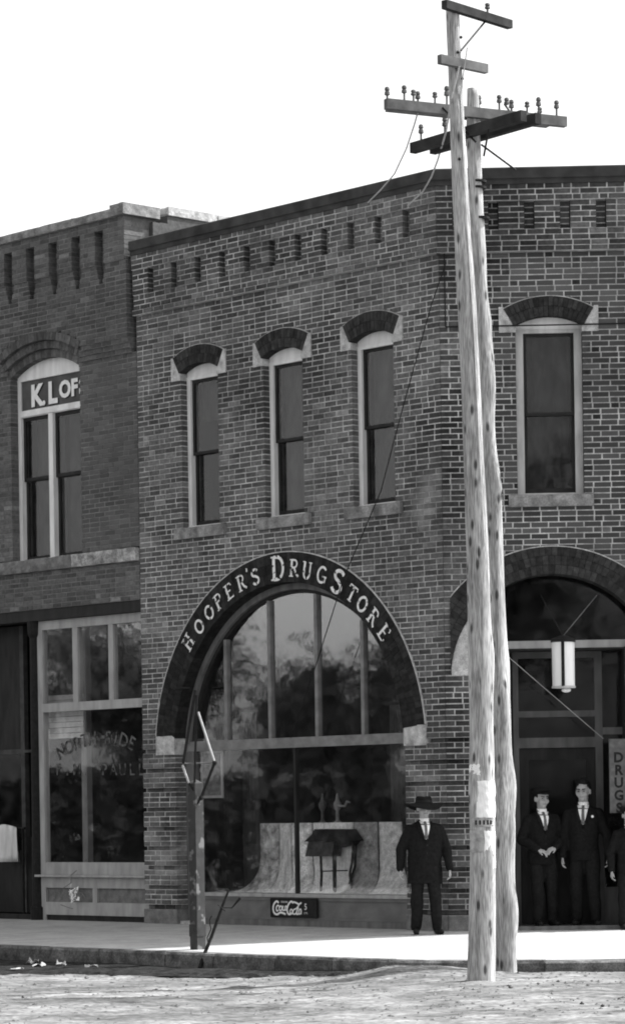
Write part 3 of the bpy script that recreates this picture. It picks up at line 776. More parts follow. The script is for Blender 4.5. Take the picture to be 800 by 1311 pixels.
for ch, px, py in (('K', 46, 507), ('.', 55, 506), ('L', 66, 497), ('O', 82, 494), ('F', 94, 492), ('S', 104.5, 489)):
    x, z = L(px, py, d); h = .31 if ch in 'KL' else .24; z = 7.635 if ch in 'KL.' else 7.655
    m_ = MB(FL); text_mb(m_, ch, x+.03, z-(.15 if ch in 'KL.' else .12)-.012, h, d+.0165, 1., .05); m_.build('sign_shadow', 'ink', sb)
    m_ = MB(FL); text_mb(m_, ch, x, z-(.15 if ch in 'KL.' else .12), h, d+.0145, 1., .045); m_.build('sign_letter', 'letter', sb)
for x0, x1 in ((a0_+.075, xc-.05), (xc+.05, a1_-.075)):
    for za, zb, dy in ((6.40, 7.33, .04), (5.25, 6.44, .075)):
        mb = MB(FL); st = .05; y0 = d+dy
        mb.box(x0, x0+st, y0, y0+.034, za, zb); mb.box(x1-st, x1, y0, y0+.034, za, zb); mb.box(x0+st, x1-st, y0, y0+.034, za, za+st); mb.box(x0+st, x1-st, y0, y0+.034, zb-st, zb); mb.build('sash', 'dark', nw)
        mb = MB(FL); mb.box(x0+st-.01, x1-st+.01, y0+.012, y0+.017, za+.03, zb-.03); mb.build('pane', 'glassU', nw)
    mb = MB(FL); mb.box(x0, x1, d+.3, d+.31, 5.3, 7.3); mb.build('blind', 'blind', nw)
# shop front
d = .10
def nx_(px, py=1000, dd=None): return L(px, py, d if dd is None else dd)[0]
S0 = nx_(50); S1 = -5.87; 
mb = MB(FL); mb.box(NX0, S1, .02, .3, 4.34, 4.498); sh = mb.build('shopfront', 'dark', nb)
mb = MB(FL); zt = 4.335
mb.box(S0, S0+.12, d, d+.1, .0, zt); mb.box(S0+.12, S1, d, d+.1, zt-.13, zt); mb.box(S0+.12, S1, d-.02, d+.1, 3.01, 3.135); mb.box(S1-.04, S1, d, d+.1, .84, 3.0)
mb.build('frame', 'grey', sh)
m2_ = [(nx_(93, 850), nx_(99.5, 850)), (nx_(139, 850), nx_(145, 850))]
for a, b in m2_: mb = MB(FL); mb.box(a, b, d, d+.08, 3.137, zt-.132); mb.build('mullion', 'grey', sh)
e_ = [S0+.12, m2_[0][0], m2_[0][1], m2_[1][0], m2_[1][1], S1]
for i in (0, 2, 4): mb = MB(FL); mb.box(e_[i]-.005, e_[i+1]+.005, d+.04, d+.046, 3.13, zt-.12); mb.build('pane', 'glassT', sh)
mb = MB(FL); mb.box(S0+.115, S1-.035, d+.04, d+.046, .83, 3.02); pn = mb.build('pane', 'glass', sh)
mb = MB(FL); mb.box(S0+.12, S1, d-.01, d+.1, .66, .838); mb.box(S0-.05, S1, d-.07, d+.1, .628, .658); mb.build('window_ledge', 'grey', sh)
mb = MB(FL); mb.box(S0+.12, S1, d+.0, d+.08, .47, .627); mb.box(S0+.12, S1, d+.0, d+.08, .08, .265); xm_ = nx_(121.5, 1145); mb.box(xm_-.05, xm_+.05, d+.0, d+.08, .265, .47); mb.build('bulkhead', 'grey', sh)
for a, b in ((S0+.12, xm_-.05), (xm_+.05, S1)): mb = MB(FL); mb.box(a, b, d+.04, d+.07, .266, .469); mb.build('bulkhead_panel', 'base', sh)
mb = MB(FL); mb.box(NX0, S1, d+.02, d+.1, -.01, .078); mb.build('plinth', 'dark', sh)
# iron column and the dark doorway left of it
mb = MB(FL); x0, x1 = nx_(36, 1000, .05), nx_(49, 1000, .05); xc = (x0+x1)/2
mb.lathe([(.13, .0), (.13, .18), (.10, .2), (.095, .5), (.085, 4.1), (.11, 4.15), (.12, 4.34)], (xc, .13, 0), 14); mb.build('iron_column', 'iron', sh)
mb = MB(FL); xd = nx_(30, 1000, .5); mb.box(xd-.05, xd+.04, .5, .58, .08, 4.34); zb_ = L(15, 963, .5)[1]; mb.box(NX0, xd-.05, .5, .57, zb_-.035, zb_+.035); mb.box(xd+.04, S0, .5, .57, zb_-.02, zb_+.02)
mb.build('door_frame', mat('doorway_paint', .06, .3, 8, .6, .1), sh)
mb = MB(FL); mb.box(NX0, xd-.05, .53, .536, 1.0, zb_-.035); mb.build('pane', 'glassU', sh)
mb = MB(FL); mb.box(NX0, xd-.05, .53, .56, zb_+.035, 4.34); mb.build('dark_transom_fill', 'dark', sh)  # dark sheet added in place of a pane, to lose its bright reflection
mb = MB(FL); mb.box(NX0, xd-.05, .52, .57, .08, 1.0); mb.box(xd+.04, xd+.2, .52, .57, .08, 1.2); mb.build('door_panel', 'dark', sh)
mb = MB(FL); mb.box(NX0, S1, .31, 12, -.02, .05); mb.box(NX0, S1, .31, 12, 4.5, 4.6); mb.box(NX0, S1, .31, 12, 9.2, 9.3); mb.box(NX0, S1, 4.5, 4.6, .05, 4.5); mb.box(NX0, S1, 3.5, 3.6, 4.6, 9.2); mb.box(NX0-.3, NX0, 0, 12, -.02, 9.8); mb.box(NX0, S1, 12, 12.2, -.02, 9.8); mb.build('inner_walls', 'interiorD', nb)
mb = MB(FL); xp = L(108, 1000, .9)[0]; mb.box(xp-.06, xp+.06, .9, 1.0, .05, 4.5); mb.build('inside_post', 'grey', nb)
# faded lettering on the glass
def arc_text(s_, px0, py0, px1, py1, sag, h, parent):
    n = len(s_)
    for i, ch in enumerate(s_):
        if ch == ' ': continue
        q = i/(n-1); px = px0+(px1-px0)*q; py = py0+(py1-py0)*q-sag*4*q*(1-q)
        x, z = L(px, py, d); t = (q-.5)*1.0*(sag/12)
        m_ = MB(FL @ Matrix.Translation((x, 0, z)) @ Matrix.Rotation(t, 4, 'Y')); text_mb(m_, ch, 0, -h/2, h, d+.0375, 1., .01); m_.build('gilt_letter', 'faint', parent)
arc_text('NORTH SIDE', 75, 962, 166, 951, 12, .2, pn)
arc_text('F.M. PAULL', 72, 985, 178, 985, 0, .17, pn)

# ---------------------------------------------------------------- utility poles
def pole_mat(name, v):
    m = mat(name, v, .38, 7, .9, .6, stretch=(2., 2., .14), fine=.4, stain=.25, stain_scale=.9, dist=.02)
    t = m.node_tree; N = t.nodes; K = t.links; b = N['Principled BSDF']; src = b.inputs['Base Color'].links[0].from_socket
    tc = N.new('ShaderNodeTexCoord'); mp = N.new('ShaderNodeMapping'); mp.inputs['Scale'].default_value = (11, 11, 3.6); K.new(tc.outputs['Object'], mp.inputs[0])
    vo = N.new('ShaderNodeTexVoronoi'); K.new(mp.outputs[0], vo.inputs['Vector']); vo.inputs['Scale'].default_value = 1.
    r = N.new('ShaderNodeMapRange'); r.inputs[1].default_value = .13; r.inputs[2].default_value = .26; r.inputs[3].default_value = .2; r.inputs[4].default_value = 1.; K.new(vo.outputs['Distance'], r.inputs[0])
    q = N.new('ShaderNodeMath'); q.operation = 'MULTIPLY'; K.new(src, q.inputs[0]); K.new(r.outputs[0], q.inputs[1]); K.new(q.outputs[0], b.inputs['Base Color'])
    return m
M['pole'] = pole_mat('weathered_pole', .35); M['pole2'] = pole_mat('knotty_pole', .33)
M['arm'] = mat('crossarm_wood', .14, .35, 6, .9, .3, stretch=(1, 1, 1)); M['armd'] = mat('dark_crossarm_wood', .04, .35, 6, .9, .3)
M['pin'] = mat('insulator', .12, .3, 20, .35, .05)
def interp(tab, y):
    if y <= tab[0][0]: return tab[0][1:]
    for p, q in zip(tab[:-1], tab[1:]):
        if y <= q[0]: t = (y-p[0])/(q[0]-p[0]); return tuple(p[i]+(q[i]-p[i])*t for i in range(1, len(p)))
    return tab[-1][1:]
def pole(name, axis, Y, zb, label, m, knots, org):
    """axis: rows of (pixel row, pixel column, half width in pixels) read off the photograph, all at the pole's distance Y"""
    root = thing(name, org, label, 'utility pole'); n = 130; seg = 18; vs = []; fs = []
    y0, y1 = axis[-1][0], axis[0][0]
    rng = random.Random(int(org.x*100)); kn = [(rng.uniform(.04, .95), rng.uniform(0, 6.28), rng.uniform(.5, 1)) for _ in range(knots)]
    cs = []
    for i in range(n+1):
        py = y0+(y1-y0)*i/n; acc = [0, 0]
        for o_ in (-40, -20, 0, 20, 40):
            v = interp(axis, py+o_ if y1+40 < py < y0-40 else py); acc[0] += v[0]/5; acc[1] += v[1]/5
        cs.append((AT(acc[0], py, Y), acc[1]*Y/F))
    c, r = cs[0]; cs.insert(0, (Vector((c.x, c.y, zb)), r*1.12)); n += 1
    for i, (c, r) in enumerate(cs):
        q = i/n
        for k in range(seg):
            a = 2*math.pi*k/seg; rr = r*(1+.035*noise.noise(Vector((math.cos(a)*1.5, math.sin(a)*1.5, q*30)))+.03*noise.noise(Vector((math.cos(a)*5, math.sin(a)*5, q*12))))
            for (kq, ka, ks) in kn:
                dz = (q-kq)*70; da = math.atan2(math.sin(a-ka), math.cos(a-ka)); rr += r*.36*ks*math.exp(-dz*dz*.3-da*da*3)
            vs.append((c.x+rr*math.cos(a), c.y+rr*math.sin(a), c.z))
    for i in range(n):
        for k in range(seg): a = i*seg+k; e = i*seg+(k+1) % seg; fs.append((a, e, e+seg, a+seg))
    fs.append(tuple(range(n*seg, n*seg+seg))); fs.append(tuple(range(seg-1, -1, -1)))
    mb = MB(); mb.add(vs, fs); mb.build('shaft', m, root, smooth=True)
    return root, cs
def beam(mb, a, b, w_, h):
    a, b = Vector(a), Vector(b); d = (b-a).normalized(); s_ = d.cross(Vector((0, 0, 1))).normalized()*w_/2; u = s_.cross(d).normalized()*h/2
    vs = [a-s_-u, a+s_-u, a+s_+u, a-s_+u, b-s_-u, b+s_-u, b+s_+u, b-s_+u]
    mb.add(vs, [(0,1,2,3),(7,6,5,4),(0,4,5,1),(1,5,6,2),(2,6,7,3),(3,7,4,0)])
def pin(parent, p, h=.14, lean=0.):
    mb = MB(); p = Vector(p); mb.tube([p-Vector((0, 0, .02)), p+Vector((lean*h, 0, h*.55))], .012, 6)
    c = p+Vector((lean*h*.6, 0, h*.45)); mb.lathe([(.012, 0), (.030, .01), (.026, h*.28), (.018, h*.33), (.028, h*.42), (.022, h*.6), (.006, h*.66)], c, 8); mb.build('insulator', 'pin', parent, smooth=False)
b1 = AT(616, 1258, 29.4); t1 = AT(579, 12, 29.4)
AX1 = [(12, 579, 8.5), (100, 583, 9), (270, 590, 10.3), (380, 597, 12), (480, 602, 12.3), (600, 606.6, 13), (700, 611.5, 14.5), (800, 613, 14.8), (930, 616.3, 15.6), (1100, 618, 16.6), (1200, 617, 17.5), (1258, 616, 18.2)]
p1, CS1 = pole('utility_pole', AX1, 29.4, -.45, 'tall weathered wooden pole in front, with paper notices, at the road edge', 'pole', 6, Vector((b1.x, b1.y, -.2)))
b2 = AT(648, 1245, 30.6)
AX2 = [(113, 605, 7.3), (270, 609, 9.8), (350, 612, 10.5), (480, 617.5, 11.5), (560, 621.5, 12), (620, 627.5, 12.8), (700, 631.5, 13), (790, 634, 13.2), (900, 639.5, 13.5), (960, 641.5, 13.7), (1245, 648, 14)]
p2, CS2 = pole('utility_pole', AX2, 30.6, -.45, 'shorter knotty wooden pole with two crossarms, leaning behind the tall pole', 'pole2', 44, Vector((b2.x, b2.y, -.2)))
# pole 2: double light arm and dark arm
A0, A1 = Vector((.82, 30.15, 8.77)), Vector((2.74, 31.05, 8.765)); ad = (A1-A0).normalized(); sd = Vector((-ad.y, ad.x, 0))
for sgn, sh0, sh1 in ((-1, 0, 0), (1, .1, -.12)):
    mb = MB(); beam(mb, A0+sd*(sgn*.085)+ad*sh0+Vector((0, 0, sgn*.012)), A1+sd*(sgn*.085)+ad*sh1+Vector((0, 0, sgn*.012)), .075, .105); mb.build('crossarm', 'arm', p2)
for i, px in enumerate((497.5, 512.5, 524, 539, 551, 566, 617, 633, 647, 659, 669, 684, 696, 711)):
    q = (px-489)/(719-489); sg = -1 if i % 3 else 1; pin(p2, A0.lerp(A1, max(.05, min(.95, q)))+sd*(sg*.085)+Vector((0, 0, .055)), random.uniform(.12, .17) if i not in (2, 4, 10, 12) else .1, -.5 if i == 8 else 0)
B0, B1 = Vector((1.25, 31.3, 8.56)), Vector((2.33, 29.9, 8.56)); bd = (B1-B0).normalized(); bs = Vector((-bd.y, bd.x, 0))
mb = MB(); beam(mb, B0-bs*.10, B1-bs*.10, .08, .11); beam(mb, B0.lerp(B1, .05)+bs*.1, B1+bs*.1, .08, .11); mb.build('crossarm', 'armd', p2)
for q in (.08, .3): pin(p2, B0.lerp(B1, q)-bs*.1+Vector((0, 0, .055)), .16)
for a, b in ((A0.lerp(A1, .3)-sd*.13, Vector((1.80, 30.5, 8.45))), (Vector((1.88, 30.48, 8.3)), B1.lerp(B0, .28)-bs*.14+Vector((0, 0, -.05))), (Vector((1.86, 30.5, 8.42)), AT(660, 217, 31.6))):
    mb = MB(); mb.tube([a, b], .011, 6); mb.build('brace', 'iron', p2)
# pole 1: top arm, short block and brace
T0, T1 = AT(568, 12, 29.25), AT(652, 35, 30.05)
T0.z = T1.z = 9.52
mb = MB(); beam(mb, T0+Vector((0, -.09, 0)), T1+Vector((0, -.09, 0)), .07, .085); mb.build('crossarm', 'armd', p1)
S0_, S1_ = Vector((1.37, 29.2, 8.97)), Vector((1.86, 29.6, 8.965)); mb = MB(); beam(mb, S0_+Vector((0, -.06, 0)), S1_+Vector((0, -.06, 0)), .06, .09); mb.build('crossarm', 'arm', p1)
mb = MB(); mb.tube([AT(590, 64, 29.3), AT(625, 22, 29.72)], .010, 6); mb.build('brace', 'iron', p1)
pin(p1, AT(624, 17, 29.7), .1)
for px, py in ((590, 47), (586, 66), (596, 150), (588, 203), (592, 100)): 
    mb = MB(); q = AT(px, py, 29.32); mb.ell(q, (.016, .02, .016), 8, 6); mb.build('bolt', 'iron', p1)
# iron bands round the second pole's neck
for py in (232, 240, 279):
    c = AT(612 if py < 260 else 616, py, 30.6); mb = MB(); mb.lathe([(.078, -.012), (.084, -.012), (.084, .012), (.078, .012)], c, 14); mb.build('wire_band', 'iron', p2)

# paper notices nailed to the tall pole
def pole_axis(z):
    for (c0_, r0_), (c1_, r1_) in zip(CS1[:-1], CS1[1:]):
        if c0_.z <= z <= c1_.z: t = (z-c0_.z)/(c1_.z-c0_.z); return c0_.lerp(c1_, t), r0_+(r1_-r0_)*t
    return CS1[0]
def notice(px0, px1, py0, py1, m, label, off, lines=0, tear=.0):
    a, b = AT((px0+px1)/2, py0, 29.3), AT((px0+px1)/2, py1, 29.3); mb = MB(); vs = []; fs = []; nxs, nzs = 8, 6
    for j in range(nzs+1):
        z = a.z+(b.z-a.z)*j/nzs; c, r = pole_axis(z); r += off
        for i in range(nxs+1):
            px = px0+(px1-px0)*i/nxs+random.uniform(-tear, tear)*(i in (0, nxs)); X = AT(px, (py0+py1)/2, 29.3).x
            s_ = max(-.999, min(.999, (X-c.x)/r)); zz_ = z+(random.uniform(-tear, tear)*.008 if j in (0, nzs) else 0)
            rr = r+.003*math.sin(i*1.3+j*2); vs.append((c.x+rr*s_, c.y-rr*math.sqrt(1-s_*s_), zz_))
    n = nxs+1
    for j in range(nzs):
        for i in range(nxs): k = j*n+i; fs.append((k, k+n, k+n+1, k+1))
    mb.add(vs, fs); o = mb.build('notice', m, None, org=Vector((b1.x, b1.y, b.z)))
    so_ = o.modifiers.new('thickness', 'SOLIDIFY'); so_.thickness = .002; so_.offset = 1
    tag(o, label, 'notice')
    return o
notice(609.5, 634, 1000, 1047, 'paper', 'large blank white paper notice wrapped on the tall pole', .012, tear=.6)
notice(601.5, 614, 979, 993, 'paper', 'small torn white notice topmost on the tall pole', .012, tear=1.)
notice(601.5, 609, 1009, 1027, 'paper', 'narrow white notice left of the large blank one on the pole', .01, tear=.8)
notice(602, 619, 1063, 1092, 'paperG', 'grey paper notice below the dark lettered one on the pole', .01, tear=.5)
notice(620, 634, 1064, 1112, 'paper', 'tall white strip notice lowest on the tall pole', .013, tear=1.)
nd = notice(605, 631, 1048, 1059, 'paperG', 'dark lettered strip notice below the large blank one on the pole', .012)
for k, px in enumerate((609, 614, 619, 624, 628)):
    c, r = pole_axis(AT(616, 1053, 29.3).z); r += .0165; X = AT(px, 1053, 29.3).x; s_ = (X-c.x)/r; zc = AT(616, 1053.5, 29.3).z
    mb = MB(); mb.box(X-.009, X+.009, c.y-r*math.sqrt(1-s_*s_)-.002, c.y-r*math.sqrt(1-s_*s_), zc-.022, zc+.022); mb.build('printed_mark', 'ink', nd)

# ---------------------------------------------------------------- wires
def wire(pts, r, m, label, name='wire'):
    mb = MB(); mb.tube(pts, r, 5); o = mb.build(name, m, None, org=Vector(pts[-1])); tag(o, label, 'wire'); return o
def sag(a, b, s_, n=12): return [a.lerp(b, i/n)-Vector((0, 0, s_*4*(i/n)*(1-i/n))) for i in range(n+1)]
cl = lambda px, py, dd=-.14: (lambda q: FL @ Vector((q[0], dd, q[1])))(L(px, py, dd))
wire([AT(588, 84, 29.25), AT(578, 125, 29.25), AT(571, 168, 30.), AT(560, 205, 32.), AT(552, 226, 34.), AT(541, 245, 35.6), cl(522, 263)], .010, 'lightiron', 'pale drop wire from the tall pole to the cornice nearest the corner')
wire([AT(536, 139, 30.2), AT(530, 160, 31), AT(520, 190, 33), AT(505, 222, 35.), AT(488, 242, 36.4), cl(471, 259)], .009, 'lightiron', 'pale drop wire from the light crossarm to the cornice')
wire([AT(598, 60, 29.24)]+[AT(interp(AX1, py)[0]+interp(AX1, py)[1]*.6, py, 29.4-interp(AX1, py)[1]/F*29.4*.8-.012) for py in (120, 200, 300, 420, 560, 700)], .006, 'lightiron', 'thin wire running down the face of the tall pole')
wire([cl(571, 335, -.05), cl(552, 390, -.09), cl(516, 520, -.10), cl(487, 630, -.10), cl(440, 740, -.1), cl(405, 850, -.08), cl(372, 945, -.06)], .007, 'iron', 'thin dark wire slanting across the third upper window to the arch')
er = lambda px, py, dd: (lambda q: FR @ Vector((q[0], dd, q[1])))(RR(px, py, dd))
wire([er(640, 832, -.1), er(700, 884, .1), er(772, 946, .35)], .0045, 'grey', 'thin pale wire slanting across the entrance below the lamp')
# hanging lamp in the entrance arch
LY = -.12
lc = er(721, 850, LY); lamp = thing('hanging_lamp', er(721, 886, LY), 'pale cylindrical hanging lamp in the corner entrance arch', 'lamp')
z0, z1 = 2.985, 3.60
c0 = FR @ Vector((RR(721, 850, LY)[0], LY, 0))
mb = MB(); mb.lathe([(.10, z0+.03), (.138, z0+.03), (.142, z1-.03), (.10, z1-.03)], c0, 28); mb.build('body', mat('lamp_enamel', .74, .1, 9, .35, .03, stretch=(1, 1, .2), spec=.5), lamp, smooth=False)
mb = MB(); mb.lathe([(.02, z1-.04), (.155, z1-.035), (.155, z1), (.09, z1+.03), (.03, z1+.05)], c0, 24); mb.build('cap', 'iron', lamp)
mb = MB(); mb.lathe([(.05, z0+.005), (.148, z0+.012), (.148, z0+.036), (.05, z0+.036)], c0, 24); mb.build('rim', 'lightiron', lamp)
mb = MB(); mb.ell(c0+Vector((.03, 0, z0-.012)), (.06, .06, .032), 14, 8); mb.build('globe', 'white', lamp, smooth=True)
fr_ = FR.to_3x3()
mb = MB(); a = c0+fr_ @ Vector((-.012, -.141, 0)); mb.box(a.x-.02, a.x+.02, a.y-.006, a.y+.02, z0+.03, z1-.03); mb.build('seam', 'iron', lamp)
for px, py in ((764, 770), (692, 770)):
    q = er(px, py, .05); q = er(px, py-8, .1)
    mb = MB(); mb.tube([c0+Vector((0, 0, z1+.04)), q], .0045, 5); mb.build('hanger_wire', 'base' if px > 720 else 'iron', lamp)

# ---------------------------------------------------------------- signs
sx0 = RR(780, 1000, -.05)[0]; sgz0, sgz1 = 1.44, 2.36
mb = MB(FR); mb.cbox(sx0, sx0+.27, -.06, -.012, sgz0, sgz1, .008); sg_ = mb.build('vertical_sign', mat('sign_board_paint', .10, .3, 14, .7, .1), None, org=FR @ Vector((sx0+.13, -.03, sgz0)))
tag(sg_, 'narrow upright board lettered DRUGS beside the corner entrance', 'sign')
for i, ch in enumerate('DRUGS'):
    mb = MB(FR); text_mb(mb, ch, sx0+.115, RR(790, 976+16.2*i, -.06)[1], .125, -.0625, .95, .035); mb.build('sign_letter', 'ink', sg_)
d = D-.05
x0, x1 = L(348, 1163, d)[0], L(407.5, 1163, d)[0]; z0, z1 = .118, .372
mb = MB(FL); mb.box(x0, x1, d-.02, d-.004, z0, z1); sgc = mb.build('enamel_sign', mat('enamel_ground', .022, .2, 8, .4, 0), None, org=FL @ Vector(((x0+x1)/2, d, z0)))
tag(sgc, 'small dark sign with white script Coca-Cola and 5 below the drug store window', 'sign')
mb = MB(FL)
for a, b, c, e in ((x0, x1, z0, z0+.012), (x0, x1, z1-.012, z1), (x0, x0+.012, z0+.0125, z1-.0125), (x1-.012, x1, z0+.0125, z1-.0125)): mb.box(a, b, d-.026, d-.0205, c, e)
mb.build('sign_frame', 'iron', sgc)
SW, SH = x1-x0, z1-z0
def SP(pts): return [(x0+SW*u/800*1.13-SW*.10, z0+SH*(1-(v-75)/300)) for u, v in pts]   # strokes drawn on the 800x450 enlargement of the sign
def smooth_pts(p, n=5):
    res = []
    for i in range(len(p)-1):
        a, b, c, e = p[max(0, i-1)], p[i], p[i+1], p[min(len(p)-1, i+2)]
        for k in range(n):
            t = k/n; res.append(tuple(.5*((2*b[j])+(-a[j]+c[j])*t+(2*a[j]-5*b[j]+4*c[j]-e[j])*t*t+(-a[j]+3*b[j]-3*c[j]+e[j])*t**3) for j in (0, 1)))
    return res+[p[-1]]
STR = [([(195, 150), (165, 125), (125, 165), (108, 240), (125, 310), (170, 330), (225, 300), (300, 325)], 20),
       ([(205, 205), (180, 190), (158, 225), (165, 275), (190, 265)], 15), ([(228, 195), (205, 225), (208, 262), (238, 262), (245, 215), (228, 195)], 14),
       ([(270, 195), (255, 225), (262, 265), (290, 258)], 14), ([(315, 195), (296, 210), (292, 258), (312, 255), (318, 200), (318, 262)], 13),
       ([(420, 150), (390, 125), (350, 165), (325, 240), (335, 310), (365, 325), (390, 300)], 20),
       ([(385, 245), (368, 275), (378, 315), (402, 310), (405, 260), (385, 245)], 13), ([(420, 130), (470, 145), (505, 165), (545, 140)], 17),
       ([(515, 165), (470, 230), (425, 255), (415, 310), (445, 320), (470, 290)], 14), ([(500, 215), (475, 270), (470, 318), (495, 318)], 16),
       ([(540, 240), (510, 255), (502, 310), (528, 312), (540, 250), (540, 320)], 14)]
for i, (pt, wd) in enumerate(STR):
    mb = MB(FL); mb.ribbon(smooth_pts(SP(pt)), wd/800*SW*1.2, d-.0212-.0004*i); mb.build('script_stroke', 'letter', sgc)
mb = MB(FL); text_mb(mb, '5', SP([(605, 200)])[0][0], SP([(605, 250)])[0][1], .085, d-.0215, .9, .01); mb.build('sign_letter', 'letter', sgc)
mb = MB(FL); text_mb(mb, 'CTS', SP([(605, 300)])[0][0], SP([(605, 318)])[0][1], .025, d-.0215, 1.2, .0); mb.build('sign_letter', 'letter', sgc)
mb = MB(FL); text_mb(mb, 'DRINK', SP([(285, 140)])[0][0], SP([(285, 148)])[0][1], .026, d-.0222, 1.3, .0); mb.build('sign_letter', 'letter', sgc)

# ---------------------------------------------------------------- kerb post, awning bracket, leaning stick
pb = G(253.5, 1217, KZ); pb.z = KZ
FP = Matrix.Translation(pb) @ Matrix.Rotation(-AL+R_(90), 4, 'Z')
post = thing('kerb_post', pb, 'square wooden kerb post topped with folded iron rods before the arched window', 'post')
FP = Matrix.Translation(pb) @ Matrix.Rotation(R_(44), 4, 'Z')
hs = .064; PH = 1.95
mb = MB(FP); mb.box(-hs, hs, -hs, hs, 0, PH); mb.add([(-hs, -hs, PH), (hs, -hs, PH), (hs, hs, PH), (-hs, hs, PH), (0, 0, PH+.05)], [(0, 1, 4), (1, 2, 4), (2, 3, 4), (3, 0, 4)]); mb.build('shaft', paint_mat('post_paint', .055, .17, .56, 7), post)
mb = MB(FP); mb.box(-hs-.006, hs+.006, -hs-.006, hs+.006, .16, .30); mb.build('foot_band', mat('post_band', .05, .3, 12), post)
PY = pb.y
for a, b, m_, r in (((253.7, 912), (274.7, 976), 'lightiron', .014), ((274.7, 977), (257.5, 1022), 'iron', .018), ((233.5, 980), (241.7, 1003), 'lightiron', .014), ((250, 884), (234.5, 978), 'iron', .018), ((252, 890), (249, 1010), 'iron', .014), ((233, 978), (275, 977), 'midwood', .007), ((241.7, 1003), (250, 1015), 'iron', .014), ((257.5, 1022), (252, 1030), 'iron', .014)):
    mb = MB(); mb.tube([AT(*a, PY-.06), AT(*b, PY-.06)], r, 7); mb.build('rod', m_, post)
for c in ((274.7, 977), (257.5, 1022)): mb = MB(); mb.ell(AT(*c, PY-.06), (.028, .028, .028), 10, 6); mb.build('hinge', 'iron', post)
mb = MB(FL); mb.tube([(L(228, 882)[0], -.04, L(228, 882)[1]), (L(248, 881)[0], -.06, L(248, 881)[1])], .014, 6); mb.build('wall_bracket', 'iron', ds)

sb_ = G(262, 1231, -.27); sb_ = kerb_path[0]; 
g0 = AT(256, 1240, 33.55)
stick = thing('leaning_bar', Vector((g0.x, g0.y, -.24)), 'dark bent iron bar with twisted wire leaning over the kerb', 'iron bar')
hgt = lambda px, py, Y: AT(px, py, Y)
Y0 = g0.y
mb = MB(); mb.tube([hgt(256, 1240, Y0), hgt(263, 1219, Y0+.1), hgt(270, 1202, Y0+.2), hgt(278, 1180, Y0+.25), hgt(285, 1160, Y0+.28), hgt(293, 1140, Y0+.3)], [.026, .022, .02, .02, .017, .012], 7); mb.build('bar', 'iron', stick)
mb = MB(); mb.tube([hgt(265+4.2*i/6+1.8*math.sin(i*1.6), 1218-5.6*i, Y0+.1) for i in range(9)], .007, 5); mb.build('twisted_wire', 'iron', stick)
mb = MB(); mb.tube([hgt(279, 1159, Y0+.2), hgt(288, 1167, Y0+.25)], .007, 5); mb.tube([hgt(285, 1163, Y0+.26), hgt(297, 1163, Y0+.24), hgt(308, 1150, Y0+.2)], [.006, .008, .018], 6); mb.build('twig_end', 'iron', stick)

# ---------------------------------------------------------------- window display
def sheet(px_t0, px_t1, px_b0, px_b1, m, label, y_top=.55, bow=0.):
    zt = 1.365; zb = .445; ny, nxx = 14, 6; vs = []; fs = []
    a0, a1 = L(px_t0, 1054, y_top)[0], L(px_t1, 1054, y_top)[0]; c0_, c1_ = L(px_b0, 1145, .30)[0], L(px_b1, 1145, .30)[0]
    for j in range(ny+1):
        q = j/ny
        # quarter-round sweep: hangs, then curls forward to the window
        if q < .45: z = zt-(zt-.80)*q/.45; y = y_top
        else:
            t = (q-.45)/.55*math.pi/2; z = .80-(.80-zb)*math.sin(t); y = y_top-(y_top-.265)*(1-math.cos(t))
        s_ = max(0, (q-.35)/.65)**1.6
        for i in range(nxx+1):
            u = i/nxx; x = (a0+(a1-a0)*u)*(1-s_)+(c0_+(c1_-c0_)*u)*s_
            vs.append((x, y-.012*math.sin(u*math.pi)+bow, z))
    n = nxx+1
    for j in range(ny):
        for i in range(nxx): k = j*n+i; fs.append((k, k+n, k+n+1, k+1))
    mb = MB(FL); mb.add(vs, fs); o = mb.build('floor_cloth', m, None, smooth=True, org=FL @ Vector(((c0_+c1_)/2, .5, zb)))
    s2 = o.modifiers.new('thickness', 'SOLIDIFY'); s2.thickness = .006; s2.offset = -1
    tag(o, label, 'floor cloth', 'floor cloths in the drug store window'); return o
fc = lambda n, v, var, sc, st=(1, 1, 1): mat(n, v, var, sc, .6, .05, stretch=st, fine=.3)
sheet(333, 357, 296, 340, fc('cloth_a', 0.42, .7, 9), 'mottled grey floor cloth leftmost in the arched window display')
sheet(358, 373, 338, 372, fc('cloth_b', 0.62, .4, 8, (3, 1, .5)), 'pale streaked floor cloth second from the left in the window display', bow=-.006)
sheet(374, 400, 371, 398, fc('cloth_c', 0.8, .45, 7), 'white blotched floor cloth left of the dark display stand', bow=-.012)
sheet(401, 452, 396, 438, fc('cloth_d', 0.88, .2, 8, (4, 1, .4)), 'near-white floor cloth directly behind the dark display stand', bow=-.006)
sheet(453, 484, 437, 474, fc('cloth_e', 0.3, .4, 12), 'dark grey speckled floor cloth right of the dark display stand', bow=-.012)
sheet(485, 514, 472, 530, fc('cloth_f', 0.62, .35, 12), 'light grey spotted floor cloth rightmost in the arched window display')
mb = MB(FL); mb.box(-4.95, -.8, .255, 1.0, .03, .43); o = mb.build('display_platform', 'grey', None, org=FL @ Vector((-2.9, .6, .03))); tag(o, 'low wooden platform carrying the floor cloths behind the arched window', 'platform')
